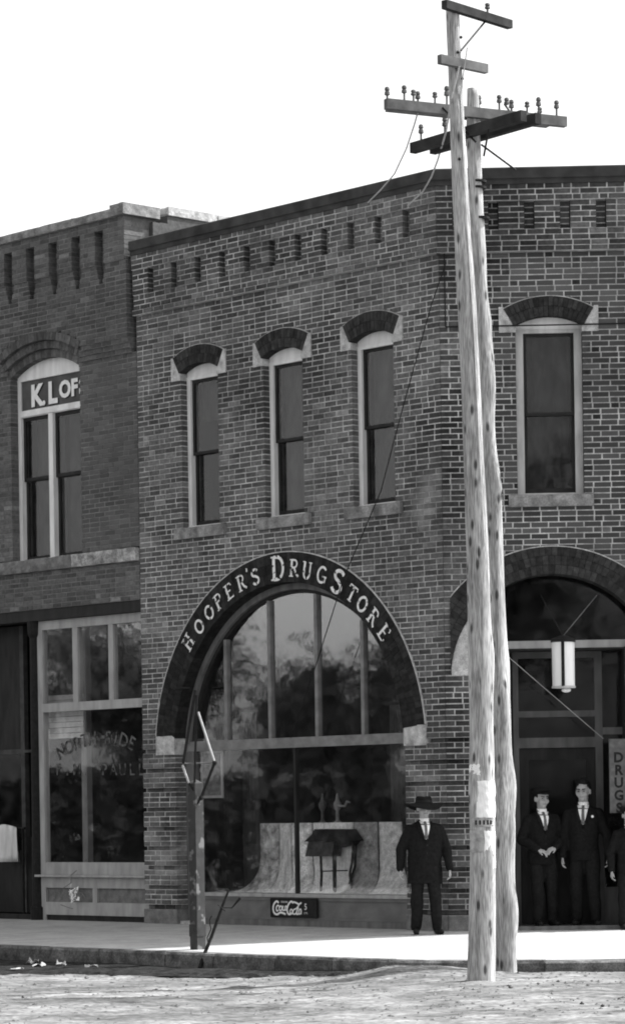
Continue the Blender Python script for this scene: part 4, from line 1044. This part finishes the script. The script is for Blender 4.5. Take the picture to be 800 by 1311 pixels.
# dark four-legged stand with flared top
SY = .36; st = thing('display_stand', FL @ Vector((L(424, 1145, SY)[0], SY, .435)), 'dark four-legged stand with flared top amid the floor cloths', 'stand')
dx = lambda px, py=1100: L(px, py, SY)
def quadface(pts4, y0, y1, m, nm):
    mb = MB(FL); mb.prism([dx(*p) for p in pts4], y0, y1); return mb.build(nm, m, st)
quadface([(394, 1097), (428, 1097), (431, 1078), (398, 1078)], SY-.05, SY+.12, mat('stand_box', .07, .3, 14), 'box')
quadface([(395, 1078), (456, 1077), (450, 1068), (446, 1062), (408, 1062), (404, 1069)], SY-.08, SY+.14, 'iron', 'flared_top')
quadface([(429, 1086), (446, 1082), (452, 1074), (432, 1074)], SY-.02, SY+.2, 'iron', 'apron')
for pts, yy in ((((412, 1097), (413, 1120), (412, 1145)), -.02), (((427, 1097), (428, 1145)), .0), (((432, 1082), (432, 1145)), -.04), (((447, 1080), (446, 1110), (441, 1125), (436, 1144)), .12), (((449, 1078), (447, 1105), (444, 1120), (448, 1143)), .05)):
    mb = MB(FL); mb.tube([(dx(*p)[0], SY+yy, max(.437, dx(*p)[1])) for p in pts], .018, 7); mb.build('leg', 'iron', st)
mb = MB(FL); mb.tube([(dx(413, 1116)[0], SY-.01, dx(413, 1116)[1]), (dx(446, 1115)[0], SY-.02, dx(446, 1115)[1])], .01, 6); mb.build('stretcher', 'iron', st)
# counter with two tall taps behind the cloths
mb = MB(FL); mb.box(-4.2, -1.4, 1.1, 1.7, .03, 1.28); mb.box(-4.25, -1.35, 1.05, 1.75, 1.28, 1.34); o = mb.build('store_counter', 'dark', None, org=FL @ Vector((-2.8, 1.4, .03))); tag(o, 'dark shop counter behind the window display', 'counter')
for k, (px, arm) in enumerate(((413, 0), (432, 1))):
    x = L(px, 1040, 1.25)[0]; tp = thing('soda_tap', FL @ Vector((x, 1.25, 1.34)), ['slim plain pale tap', 'pale tap with a side arm'][k]+' standing above the window display', 'tap')
    mb = MB(FL); mb.lathe([(.06, 1.34), (.05, 1.37), (.025, 1.4), (.025, 1.52), (.05, 1.56), (.055, 1.62), (.03, 1.66), (.02, 1.72), (.008, 1.76)], (x, 1.25, 0), 12); mb.build('column', 'grey' if arm else 'base', tp, smooth=True)
    if arm: mb = MB(FL); mb.tube([(x, 1.25, 1.59), (x+.2, 1.2, 1.58), (x+.24, 1.2, 1.64), (x+.3, 1.2, 1.63)], [.02, .016, .02, .012], 8); mb.build('spout', 'grey', tp)
x0, z1 = L(257, 962, .29); x1, z0 = L(286, 1022, .29)
nf = thing('framed_notice', FL @ Vector(((x0+x1)/2, .29, z0)), 'framed printed notice hanging inside the arched window behind the post', 'notice')
mb = MB(FL); t_ = .035
for a, b, c, e in ((x0, x1, z0, z0+t_), (x0, x1, z1-t_, z1), (x0, x0+t_, z0+t_, z1-t_), (x1-t_, x1, z0+t_, z1-t_)): mb.box(a, b, .28, .30, c, e)
mb.build('frame', 'grey', nf)
mb = MB(FL); mb.box(x0+t_, x1-t_, .29, .295, z0+t_, z1-t_); mb.build('print', mat('print_paper', .14, .5, 14), nf)
# draperies inside the drug store window
for i, (px, m_) in enumerate(((310, 'curtain'), (276, 'interiorD'), (500, 'curtain'))):
    x = L(px, 1000, 1.0)[0]; n = 18; vs = []; fs = []
    for k in range(n+1):
        for z in (.46, 2.9): vs.append((x+.02*k*(.8 if z > 2 else 1.), 1.0+.03*math.sin(k*1.9), z))
    for k in range(n): fs.append((2*k, 2*k+2, 2*k+3, 2*k+1))
    mb = MB(FL); mb.add(vs, fs); o = mb.build('curtain', m_, None, smooth=True, org=FL @ Vector((x, 1, .46))); s2 = o.modifiers.new('thickness', 'SOLIDIFY'); s2.thickness = .006
    tag(o, ['grey curtain hanging inside the arched window left of its centre bar', 'dark curtain hanging inside the arched window behind the framed notice', 'narrow curtain hanging at the right inside the arched window'][i], 'curtain')

# things in and before the neighbouring shop
x0, z1 = L(60, 913, .35); x1, _ = L(107, 913, .35); z0 = L(80, 946, .35)[1]
mb = MB(FL); n = 8
for k in range(n): zz_ = z0+(z1+.25-z0)*k/n; mb.box(x0-.2, x1, .34+.006*(k % 2), .36, zz_+.002, zz_+(z1+.25-z0)/n-.004)
o = mb.build('pale_slats', 'white', None, org=FL @ Vector(((x0+x1)/2, .35, z0))); tag(o, 'pale ribbed slats added in the top left of the neighbouring shop window', 'blind')  # pale ribbed slats added behind the pane
cxp, czt = L(9, 1056, .3); n = 22; vs = []; fs = []; czb = L(9, 1104, .3)[1]
for k in range(n+1):
    q = k/n; x = cxp-.28+.52*q
    for j in range(7):
        s_ = j/6; z = czt-(czt-czb)*s_-(.05*(1-math.sin(math.pi*q))*(1-s_)); vs.append((x+.02*math.sin(k*1.1+s_*2), .3+.05*math.sin(k*1.3)*(.3+s_)-.05*math.sin(q*3.14)*(1-s_), z))
for k in range(n):
    for j in range(6): a = k*7+j; fs.append((a, a+1, a+8, a+7))
mb = MB(FL); mb.add(vs, fs); o = mb.build('hanging_cloth', 'white', None, smooth=True, org=FL @ Vector((cxp, .3, czb))); s2 = o.modifiers.new('thickness', 'SOLIDIFY'); s2.thickness = .008
tag(o, 'white cloth draped in the dark doorway at the far left', 'cloth')
mb = MB(FL); mb.tube([(cxp-1.2, .36, czt-.06), (cxp+.35, .36, czt-.06)], .02, 8); mb.tube([(cxp+.3, .36, czt-.06), (cxp+.3, .36, .05)], .02, 8); mb.tube([(cxp-1.15, .36, czt-.06), (cxp-1.15, .36, .05)], .02, 8); o = mb.build('clothes_rail', 'iron', None, org=FL @ Vector((cxp, .36, .05))); tag(o, 'dark rail in the far left doorway carrying a white cloth', 'rail')
tc_ = L(93, 1146, .0); tg = thing('paper_tangle', FL @ Vector((tc_[0], -.02, tc_[1]-.12)), 'pale crumpled tangle of paper and wire against the neighbouring shop bulkhead', 'tangle')
rng = random.Random(4); mb = MB(FL)
for k in range(46):
    a = Vector((rng.gauss(0, .055), rng.gauss(0, .025), rng.gauss(0, .06))); q = [a+Vector((rng.uniform(-.05, .05), rng.uniform(-.02, .02), rng.uniform(-.05, .05))) for _ in range(3)]
    mb.add([(tc_[0]+p.x, -.01+p.y, tc_[1]+p.z) for p in q], [(0, 1, 2)])
mb.build('crumple', 'paper', tg)
mb = MB(FL)
for pts in (((80, 1139), (92, 1131), (92, 1121), (99, 1115)), ((100, 1143), (106, 1144), (111, 1152)), ((79, 1159), (90, 1163), (94, 1164))): mb.tube([(L(*p, .0)[0], -.015, L(*p, .0)[1]) for p in pts], .006, 5)
mb.build('wire', 'base', tg)

# ---------------------------------------------------------------- people
def capsule(mb, a, b, r0, r1, n=12, sq=1.):
    a, b = Vector(a), Vector(b); d = (b-a).normalized(); k = 4
    pts = []; rad = []
    for i in range(k): t = math.pi/2*(1-i/k); pts.append(a-d*r0*math.sin(t)); rad.append(max(.002, r0*math.cos(t)))
    for i in range(5): pts.append(a.lerp(b, i/4)); rad.append(r0+(r1-r0)*i/4)
    for i in range(1, k+1): t = math.pi/2*i/k; pts.append(b+d*r1*math.sin(t)); rad.append(max(.002, r1*math.cos(t)))
    mb.tube(pts, rad, n)
def remeshed(mb, vox, smooth_it=4, cutz=None, noise_amp=0., nscale=9.):
    me = bpy.data.meshes.new('t'); me.from_pydata([tuple(p) for p in mb.v], [], mb.f)
    ob = bpy.data.objects.new('t', me); COL.objects.link(ob)
    r = ob.modifiers.new('r', 'REMESH'); r.mode = 'VOXEL'; r.voxel_size = vox
    s_ = ob.modifiers.new('s', 'SMOOTH'); s_.iterations = smooth_it; s_.factor = .5
    dg = bpy.context.evaluated_depsgraph_get(); m2 = bpy.data.meshes.new_from_object(ob.evaluated_get(dg))
    bpy.data.objects.remove(ob); bpy.data.meshes.remove(me)
    bm = bmesh.new(); bm.from_mesh(m2); bpy.data.meshes.remove(m2)
    if noise_amp:
        bm.normal_update()
        for v in bm.verts: v.co += v.normal*noise_amp*noise.noise(Vector((v.co.x*nscale, v.co.y*nscale, v.co.z*nscale*.8)))
    if cutz is not None:
        for (z, up) in cutz:
            bmesh.ops.bisect_plane(bm, geom=bm.verts[:]+bm.edges[:]+bm.faces[:], plane_co=(0, 0, z), plane_no=(0, 0, 1 if up else -1), clear_outer=True)
            bmesh.ops.holes_fill(bm, edges=[e for e in bm.edges if e.is_boundary], sides=0)
    res = MB(); bm.verts.index_update(); vs = [v.co.copy() for v in bm.verts]; fs = [tuple(v.index for v in f.verts) for f in bm.faces]; bm.free()
    return vs, fs
def hand(mb, w_, down, side, fwd, curl=.35, k=1.):
    """palm and five fingers from the wrist w_; down: direction of the fingers, side: towards the thumb, fwd: palm normal"""
    w_, down, side, fwd = Vector(w_), Vector(down).normalized(), Vector(side).normalized(), Vector(fwd).normalized()
    for s_ in (-.022, -.007, .008, .023): capsule(mb, w_+side*s_*.7*k, w_+(down*.085+side*s_*1.15)*k, .015*k, .0135*k, 8)
    for i, (s_, l) in enumerate(((-.028, .055), (-.009, .07), (.01, .075), (.029, .066))):
        a = w_+(down*.088+side*s_)*k; b = a+(down*math.cos(curl)+fwd*math.sin(curl))*l*.5*k; c = b+(down*math.cos(curl*2.4)+fwd*math.sin(curl*2.4))*l*.5*k
        capsule(mb, a, b, .0098*k, .009*k, 8); capsule(mb, b, c, .009*k, .0078*k, 8)
    a = w_+(down*.02+side*.022)*k; b = a+(down*.035+side*.028+fwd*.012)*k; c = b+(down*.032+side*.006+fwd*.012)*k
    capsule(mb, a, b, .013*k, .011*k, 8); capsule(mb, b, c, .0105*k, .009*k, 8)
def person(loc, rz, H, label, arms, hat=None, hem=.80, coat_w=1., legs=.10, tie='tie', face_tilt=0., flower=False, stout=1., lapel=True, step=(0, 0, 0, 0), turn=0.):
    """faces -Y before rz; x to the viewer's right. built for 1.75 m and scaled"""
    k = H/1.75; root = thing('person', loc, label, 'person')
    T = Matrix.Translation(Vector(loc)) @ Matrix.Rotation(rz, 4, 'Z') @ Matrix.Scale(k, 4)
    def put(vs, fs, name, m, parent=root, smooth=True):
        if name in ('body', 'hair', 'eye', 'eyebrow', 'mouth', 'hat', 'hat_band', 'cap', 'cap_peak'):
            v2 = []
            for v in vs:
                v = Vector(v); t = max(0, min(1, (v.z-1.52)/.07))*(1 if abs(v.x) < .3 else 0); e = 1+.13*t*t*(3-2*t); ca, sa = math.cos(turn*t), math.sin(turn*t); v = Vector((v.x*ca-v.y*sa, v.x*sa+v.y*ca, v.z)) if v.z > 1.5 else v
                v2.append(Vector((v.x*e, v.y*e, 1.53+(v.z-1.53)*e) if v.z > 1.5 else v))
            vs = v2
        mb = MB(T); mb.add(vs, fs); return mb.build(name, m, parent, smooth=smooth)
    # body: one continuous mesh
    b = MB()
    b.ell((0, .012, 1.658), (.073, .094, .098), 20, 14); b.ell((0, -.022, 1.585), (.056, .068, .068), 16, 12); b.ell((0, -.062, 1.548), (.028, .028, .024), 12, 8)
    b.ell((0, -.055, 1.665), (.062, .035, .03), 14, 8)
    capsule(b, (0, -.088, 1.645), (0, -.108, 1.607), .009, .014, 8); b.ell((0, -.083, 1.572), (.025, .012, .010), 10, 6)
    for s_ in (-1, 1):
        b.ell((s_*.076, .012, 1.625), (.010, .022, .032), 8, 8); b.ell((s_*.04, -.058, 1.60), (.024, .024, .026), 10, 8)
    capsule(b, (0, .015, 1.43), (0, .005, 1.56), .06, .056, 14)
    capsule(b, (-.12, .01, 1.38), (.12, .01, 1.38), .05, .05); b.ell((0, 0, 1.22), (.15, .10, .2), 18, 12); b.ell((0, 0, .98), (.14, .10, .15), 18, 12)
    hips = [(-.085, 0, .92), (.085, 0, .92)]; knees = [(-legs*.95, -.02, .49), (legs*.95, -.02, .49)]; ank = [(-legs+step[0], .01+step[1], .09), (legs+step[2], .01+step[3], .09)]; knees = [(k_[0]+a_[0]*.0+d_[0]*.55, k_[1]+d_[1]*.7-.01, k_[2]) for k_, a_, d_ in zip(knees, ank, (step[:2], step[2:]))]
    for h_, n_, a_ in zip(hips, knees, ank):
        capsule(b, h_, n_, .085, .056); capsule(b, n_, a_, .054, .038); capsule(b, (a_[0], a_[1]+.01, .035), (a_[0]*1.15, a_[1]-.13, .03), .033, .028)
    for sgn, (el, wr, dn, fw) in zip((-1, 1), arms):
        sh_ = Vector((sgn*.17, .01, 1.37)); capsule(b, sh_, el, .045, .040); capsule(b, el, wr, .042, .029)
        side = Vector(dn).cross(Vector(fw)).normalized()*(-1 if sgn < 0 else 1)
        hand(b, Vector(wr)+Vector(dn).normalized()*.01, dn, Vector((0, -1, 0)) if abs(Vector(dn).z) > .6 else side, fw, .45)
    vs, fs = remeshed(b, .0062, 3); body = put(vs, fs, 'body', 'skin')
    # trousers
    b = MB()
    b.ell((0, 0, .93), (.165*stout, .122*stout, .15), 18, 10)
    for h_, n_, a_ in zip(hips, knees, ank): capsule(b, h_, n_, .105, .082, 14); capsule(b, n_, (a_[0], a_[1], .10), .082, .072, 14)
    vs, fs = remeshed(b, .011, 4, [(.055, False)], .018, 7); put(vs, fs, 'trousers', 'trouser')
    for a_ in ank:
        b = MB(); capsule(b, (a_[0], a_[1]+.02, .045), (a_[0]*1.2, a_[1]-.16, .035), .046, .040, 12); capsule(b, (a_[0], a_[1]+.01, .05), (a_[0], a_[1]+.005, .12), .046, .042, 12)
        vs, fs = remeshed(b, .008, 3, [(.004, False)]); put(vs, fs, 'shoe', 'shoe')
    # coat with sleeves
    b = MB(); cw = coat_w
    b.lathe([(.196*stout, hem), (.194*stout, hem+.1), (.186*stout, 1.0), (.184*stout, 1.08), (.198, 1.2), (.206, 1.3), (.19, 1.38), (.14, 1.44)], (0, .0, 0), 28, cw, .70)
    for sg in (-1, 1): capsule(b, (0, .012, 1.445), (sg*.160*min(cw, 1.08), .012, 1.368), .060, .066, 14)
    capsule(b, (0, .02, 1.42), (0, .02, 1.475), .085, .068, 14)
    for sgn, (el, wr, dn, fw) in zip((-1, 1), arms):
        sh_ = Vector((sgn*.178*min(cw, 1.08), .01, 1.358)); capsule(b, sh_, el, .078, .066, 14); capsule(b, el, Vector(wr)-Vector(dn).normalized()*.012, .068, .052, 14)
    vs, fs = remeshed(b, .011, 4, None, .014, 8)
    # straight hem: cut only the skirt, not the sleeves
    coat = put(vs, fs, 'coat', 'cloth')
    bv = BVHTree.FromPolygons(vs, fs)
    def drape(poly_rows, off, name, m):
        """patch laid on the coat front: rows of (x,z) points"""
        n = len(poly_rows[0]); pv = []; pf = []
        for row in poly_rows:
            for (x, z) in row:
                hit = bv.ray_cast(Vector((x, -1, z)), Vector((0, 1, 0)), 3)
                y = hit[0].y if hit[0] is not None else -.05
                pv.append((x, y-off, z))
        for j in range(len(poly_rows)-1):
            for i in range(n-1): q = j*n+i; pf.append((q, q+n, q+n+1, q+1))
        o = put(pv, pf, name, m); s2 = o.modifiers.new('thickness', 'SOLIDIFY'); s2.thickness = .004*k; s2.offset = 1
        return o
    zt, zb = 1.475, 1.24
    rows = []
    for j in range(9):
        q = j/8; z = zt+(zb-zt)*q; w2 = .068*(1-q)**.8+.004; rows.append([(-w2+2*w2*i/6, z) for i in range(7)])
    drape(rows, .006, 'shirt_front', 'shirt')
    if tie:
        rows = []
        for j in range(8):
            q = j/7; z = 1.47+(1.245-1.47)*q; w2 = (.016 if j < 2 else .012+.012*q); rows.append([(-w2, z), (0, z), (w2, z)])
        drape(rows, .013, 'necktie', tie)
    for sgn in (-1, 1):
        rows = []
        for j in range(9):
            q = j/8; z = 1.475+(1.19-1.475)*q; xi = (.068*(1-q)**.8+.004)-.006*q; wd = .045*math.sin(math.pi*min(1, q*1.15+.1))+.008
            rows.append([(sgn*(xi+wd*i/3), z) for i in range(4)] if sgn > 0 else [(sgn*(xi+wd*(3-i)/3), z) for i in range(4)])
        drape(rows, .010, 'lapel', 'cloth')
    b = MB(); b.lathe([(.056, 1.462), (.066, 1.462), (.064, 1.515), (.056, 1.515)], (0, .006, 0), 20, 1., 1.05); put(b.v, b.f, 'shirt_collar', 'shirt')
    if flower: b = MB(); b.ell((.115, -.128*stout, 1.335), (.018, .012, .018), 8, 6); put(b.v, b.f, 'buttonhole_flower', 'shirt')
    for z in (1.16, 1.06):
        hit = bv.ray_cast(Vector((.01, -1, z)), Vector((0, 1, 0)), 3)
        if hit[0] is not None: b = MB(); b.ell((.01, hit[0].y-.002, z), (.011, .005, .011), 8, 6); put(b.v, b.f, 'button', 'iron')
    # face
    for s_ in (-1, 1):
        b = MB(); b.ell((s_*.030, -.084, 1.632), (.011, .007, .0045), 10, 6); put(b.v, b.f, 'eye', 'hair', body)
        b = MB(); capsule(b, (s_*.016, -.094, 1.652), (s_*.046, -.081, 1.656), .0055, .004, 6); put(b.v, b.f, 'eyebrow', 'hair', body)
    b = MB(); capsule(b, (-.02, -.0915, 1.571), (.02, -.0915, 1.571), .003, .003, 6); put(b.v, b.f, 'mouth', mat('lips', .12, .1, 20) if 'lips' not in bpy.data.materials else bpy.data.materials['lips'], body)
    # hair cap
    b = MB(); b.ell((0, .026, 1.668), (.080, .096, .10), 20, 14)
    if hat is None: b.ell((.01, -.03, 1.738), (.062, .055, .032), 14, 8); b.ell((-.045, -.02, 1.715), (.03, .05, .03), 10, 8)
    vs, fs = remeshed(b, .008, 2, [(1.60, False)], .006, 40)
    put(vs, fs, 'hair', 'hair', body)
    if hat == 'wide':
        b = MB(); n = 28; prof = [(.088, 1.688), (.10, 1.686), (.16, 1.672), (.222, 1.664), (.23, 1.680), (.16, 1.692), (.108, 1.704), (.098, 1.712), (.096, 1.755), (.084, 1.785), (.045, 1.782), (.012, 1.772)]
        b.lathe(prof, (0, .012, 0), n, .98, 1.08)
        vs = []
        for v in b.v:
            r = math.hypot(v.x, v.y-.012); v2 = v.copy()
            if r > .102: a = math.atan2(v.y, v.x); v2.z += (r-.10)*(.22*abs(math.cos(a))**3-.38*abs(math.sin(a))**2)+.008*math.sin(a*3+1)*(r-.1)/.1
            if v.z > 1.765: v2.z += .006*math.cos(math.atan2(v.y, v.x)*2)*(r/.09)
            v2.z -= .012; vs.append(v2)
        h_ = put(vs, b.f, 'hat', 'felt'); s2 = h_.modifiers.new('s', 'SUBSURF'); s2.levels = 1; s2.render_levels = 1
        b = MB(); b.lathe([(.0965, 1.692), (.1005, 1.692), (.098, 1.722), (.093, 1.722)], (0, .012, 0), n, .98, 1.08); put(b.v, b.f, 'hat_band', 'iron', h_)
    if hat == 'cap':
        b = MB(); b.ell((0, .02, 1.725), (.105, .125, .045), 20, 10); b.ell((0, .01, 1.70), (.086, .10, .04), 18, 8)
        vs, fs = remeshed(b, .008, 3, [(1.682, False)]); h_ = put(vs, fs, 'cap', 'felt')
        b = MB(); b.ell((0, -.10, 1.69), (.07, .055, .011), 14, 6); put(b.v, b.f, 'cap_peak', 'felt', h_)
    return root
hang = lambda s_, out=.0, fw=0.: (Vector((s_*(.265+out), .03, 1.10)), Vector((s_*(.275+out), -.05-fw, .86)), Vector((s_*.05, -.12, -1)), Vector((-s_, -.3, 0)))
m1p = G(545, 1197, -.015)
person((m1p.x, m1p.y, -.012), R_(7), 1.645, 'man in black coat and wide-brimmed hat standing on the sidewalk at the corner', [hang(-1, .05, -.06), hang(1, .03, .07)], hat='wide', coat_w=1.15, stout=1.04, legs=.11, hem=.66, step=(-.01, .02, .03, -.07), turn=R_(6))
q = FR @ Vector((1.19, .30, .035))
person(q, R_(12), 1.70, 'man in dark suit and flat cap in the entrance, hands before him', [(Vector((-.27, .03, 1.12)), Vector((-.13, -.19, 1.0)), Vector((.8, -.4, -.35)), Vector((0, .4, -1))), (Vector((.27, .03, 1.12)), Vector((.12, -.2, 1.02)), Vector((-.8, -.35, -.3)), Vector((0, .4, -1)))], hat='cap', step=(.02, -.05, .02, .02), turn=R_(10))
q = FR @ Vector((1.71, .30, .035))
person(q, R_(-8), 1.79, 'bareheaded dark-haired man in dark suit with white buttonhole flower', [hang(-1, -.02, .06), hang(1, .02, -.03)], hat=None, flower=True, step=(.0, .03, .04, -.06), turn=R_(-12))
q = FR @ Vector((2.24, -.14, -.002))
person(q, R_(8), 1.50, 'capped youth in dark clothes at the right edge below the upright sign', [hang(-1), hang(1)], hat='cap', tie=None, coat_w=.95)

# ---------------------------------------------------------------- small litter on the ground
rng = random.Random(9)
mb = MB()
for k in range(170):
    x, y = rng.uniform(-5, 5), rng.uniform(24.3, 33); dk = kerb_dist(x, y)
    if dk < .06: continue
    r = abs(rng.gauss(.006, .008))+.005; z = road_z(x, y)
    c = Vector((x, y, z+r*.3)); vs = [c+Vector((rng.uniform(.7, 1.2)*r*a, rng.uniform(.7, 1.2)*r*b_, rng.uniform(.5, .9)*r*e)) for a, b_, e in ((1, 0, 0), (-1, 0, 0), (0, 1, 0), (0, -1, 0), (0, 0, 1), (0, 0, -1))]
    mb.add(vs, [(0, 2, 4), (2, 1, 4), (1, 3, 4), (3, 0, 4), (2, 0, 5), (1, 2, 5), (3, 1, 5), (0, 3, 5)], rng.uniform(.3, 1.6))
mb.build('pebbles', mat('pebble', .10, .3, 20, tone=True), kind='stuff', org=Vector((0, 28, -.26)))
mb = MB()
for k in range(2800):
    x, y = rng.uniform(-4.6, 4.6), rng.uniform(24.0, 33.5); dk = kerb_dist(x, y)
    if dk < .04: continue
    if dk > 1.6 and noiz(x, y*.6, .9) < rng.uniform(-.5, .2): continue
    r = rng.uniform(.006, .016)*(1.5 if rng.random() < .08 else 1); z = road_z(x, y)
    c = Vector((x, y, z+r*.1)); w2 = rng.uniform(1, 2.2)
    vs = [c+Vector((rng.uniform(.7, 1.3)*r*a*w2, rng.uniform(.7, 1.3)*r*b_*w2, rng.uniform(.5, 1.)*r*e)) for a, b_, e in ((1, 0, 0), (0, 1, 0), (-1, 0, 0), (0, -1, 0), (0, 0, 1.))]
    mb.add(vs, [(0, 1, 4), (1, 2, 4), (2, 3, 4), (3, 0, 4)], rng.uniform(.6, 1.25))
mb.build('clods', mat('clod_dirt', .13, .3, 15, .95, .3, tone=True), kind='stuff', org=Vector((0, 28, -.26)))
PL = ['flat pale paper scrap in the gutter at the far left', 'crumpled pale paper scrap in the dark gutter', 'bright paper scrap beside the crumpled one in the gutter', 'curled pale scrap in the gutter right of the other litter', 'small paper scrap furthest right in the dark gutter']
for i, (px, py) in enumerate(((22, 1242), (42, 1234), (50, 1238), (117, 1239), (78, 1238))):
    p = G(px, py, -.25); mb = MB(); n = 5; vs = []; fs = []; s_ = .07 if i != 4 else .05
    p.z = road_z(p.x, p.y)+.036
    for a in range(n):
        for b in range(n): vs.append((p.x+(a-2)*s_*.5+rng.uniform(-.01, .01), p.y+(b-2)*s_*.5, p.z+abs(rng.gauss(.0, .03))*(1 if i != 0 else .3)))
    for a in range(n-1):
        for b in range(n-1): q = a*n+b; fs.append((q, q+1, q+n+1, q+n))
    mb.add(vs, fs); o = mb.build('paper_scrap', 'paperG', None, org=p); s2 = o.modifiers.new('thickness', 'SOLIDIFY'); s2.thickness = .003
    tag(o, PL[i], 'litter')

# ---------------------------------------------------------------- trees along the streets (they stand in the reflections of the panes)
def tree(x, y, h, w_, label, seed, leaves=2600, dens=1.):
    rng = random.Random(seed); z0 = -.28; root = thing('street_tree', Vector((x, y, z0)), label, 'tree')
    mb = MB(); tips = []
    top = Vector((x+rng.uniform(-.4, .4), y, z0+h*.55)); r = h*.022
    mb.tube([(x, y, z0-.1), (x+.05, y, z0+h*.25), top], [r*1.4, r, r*.7], 9)
    for k in range(9):
        b = Vector((x, y, z0)).lerp(top, rng.uniform(.45, 1)); a = rng.uniform(0, 6.28); e = b+Vector((math.cos(a)*w_*.42*rng.uniform(.5, 1), math.sin(a)*w_*.42*rng.uniform(.5, 1), h*rng.uniform(.12, .42)))
        m_ = b.lerp(e, .5)+Vector((0, 0, h*.03)); mb.tube([b, m_, e], [r*.5, r*.35, r*.12], 6); tips += [m_, e]
        for j in range(2):
            f = e+Vector((rng.uniform(-1, 1)*w_*.16, rng.uniform(-1, 1)*w_*.16, rng.uniform(-.02, .12)*h)); mb.tube([m_.lerp(e, .6), f], [r*.25, r*.06], 5); tips.append(f)
    mb.build('trunk', 'bark', root, smooth=True)
    mb = MB(); cl_ = [(t, rng.uniform(.09, .17)*w_*1.2) for t in tips]
    for k in range(leaves):
        c, s_ = rng.choice(cl_); p = c+Vector((rng.gauss(0, s_*.55), rng.gauss(0, s_*.55), rng.gauss(0, s_*.45)))
        a = Vector((rng.uniform(-1, 1), rng.uniform(-1, 1), rng.uniform(-1, 1))).normalized(); u = a.orthogonal().normalized(); v_ = a.cross(u); l = rng.uniform(.10, .22)
        mb.add([p-u*l, p+v_*l*.5, p+u*l, p-v_*l*.5], [(0, 1, 2, 3)], rng.uniform(.6, 1.4))
    mb.build('crown', 'leaf', root)
TL = [(-44, 26, 7.6, 6, 'broad low tree nearest along the left street'), (-47, 33, 8.4, 6.5, 'second broad tree along the left street, rounder'), (-45, 40, 7.6, 6, 'third tree along the left street, lower than its neighbours'), (-49, 47, 8.6, 7, 'tall tree along the left street behind the low one'), (-46, 55, 7.8, 6.5, 'last tree along the left street'),
      (2.0, -10, 15.5, 6.5, 'tallest tree across the square straight behind the viewpoint'), (9, -14, 9.5, 8, 'rounded tree across the square right of the tallest'), (-7, -12, 11, 8, 'tree across the square on the left'), (17, -6, 10, 8, 'far right tree across the square'), (-17, -8, 10, 8, 'far left tree across the square')]
for i, (x, y, h, w_, lb) in enumerate(TL): tree(x, y, h, w_, lb, 40+i, 6500 if x < -40 else 3000)

def added_hedge(p0, p1, h, dp, label, seed, n=9000):
    """shrub row added out of view to darken the pane reflections; stems and leaves"""
    rng = random.Random(seed); p0, p1 = Vector(p0), Vector(p1); mid = p0.lerp(p1, .5); root = thing('added_hedge', mid, label, 'added_hedge'); mb = MB(); sd_ = Vector((-(p1-p0).y, (p1-p0).x, 0)).normalized()
    for k in range(60):
        b = p0.lerp(p1, rng.random())+sd_*rng.uniform(-dp, dp)*.3; mb.tube([b, b+Vector((rng.uniform(-.4, .4), rng.uniform(-.4, .4), h*rng.uniform(.6, .95)))], [.05, .015], 5)
    mb.build('stems', 'bark', root)
    mb = MB()
    for k in range(n):
        q = rng.random(); hh = h*(.85+.25*noise.noise(Vector((q*22, seed, 0)))); p = p0.lerp(p1, q)+sd_*rng.gauss(0, dp*.4)+Vector((0, 0, rng.random()**.8*hh))
        a = Vector((rng.uniform(-1, 1), rng.uniform(-1, 1), rng.uniform(-1, 1))).normalized(); u = a.orthogonal().normalized(); v_ = a.cross(u); l = rng.uniform(.14, .3)
        mb.add([p-u*l, p+v_*l*.6, p+u*l, p-v_*l*.6], [(0, 1, 2, 3)], rng.uniform(.5, 1.3))
    mb.build('foliage', 'leaf', root)
added_hedge((-30, 22, -.28), (-30, 62, -.28), 3.2, 2.2, 'long dark shrub row added across the left street to darken reflections', 3, 14000)  # added unseen, so the lower shop panes mirror dark leaves
added_hedge((-22, -6, -.28), (24, -6, -.28), 2.6, 2.2, 'long dark shrub row added behind the viewpoint to darken reflections', 4, 14000)  # likewise added, for dark reflections in the corner front
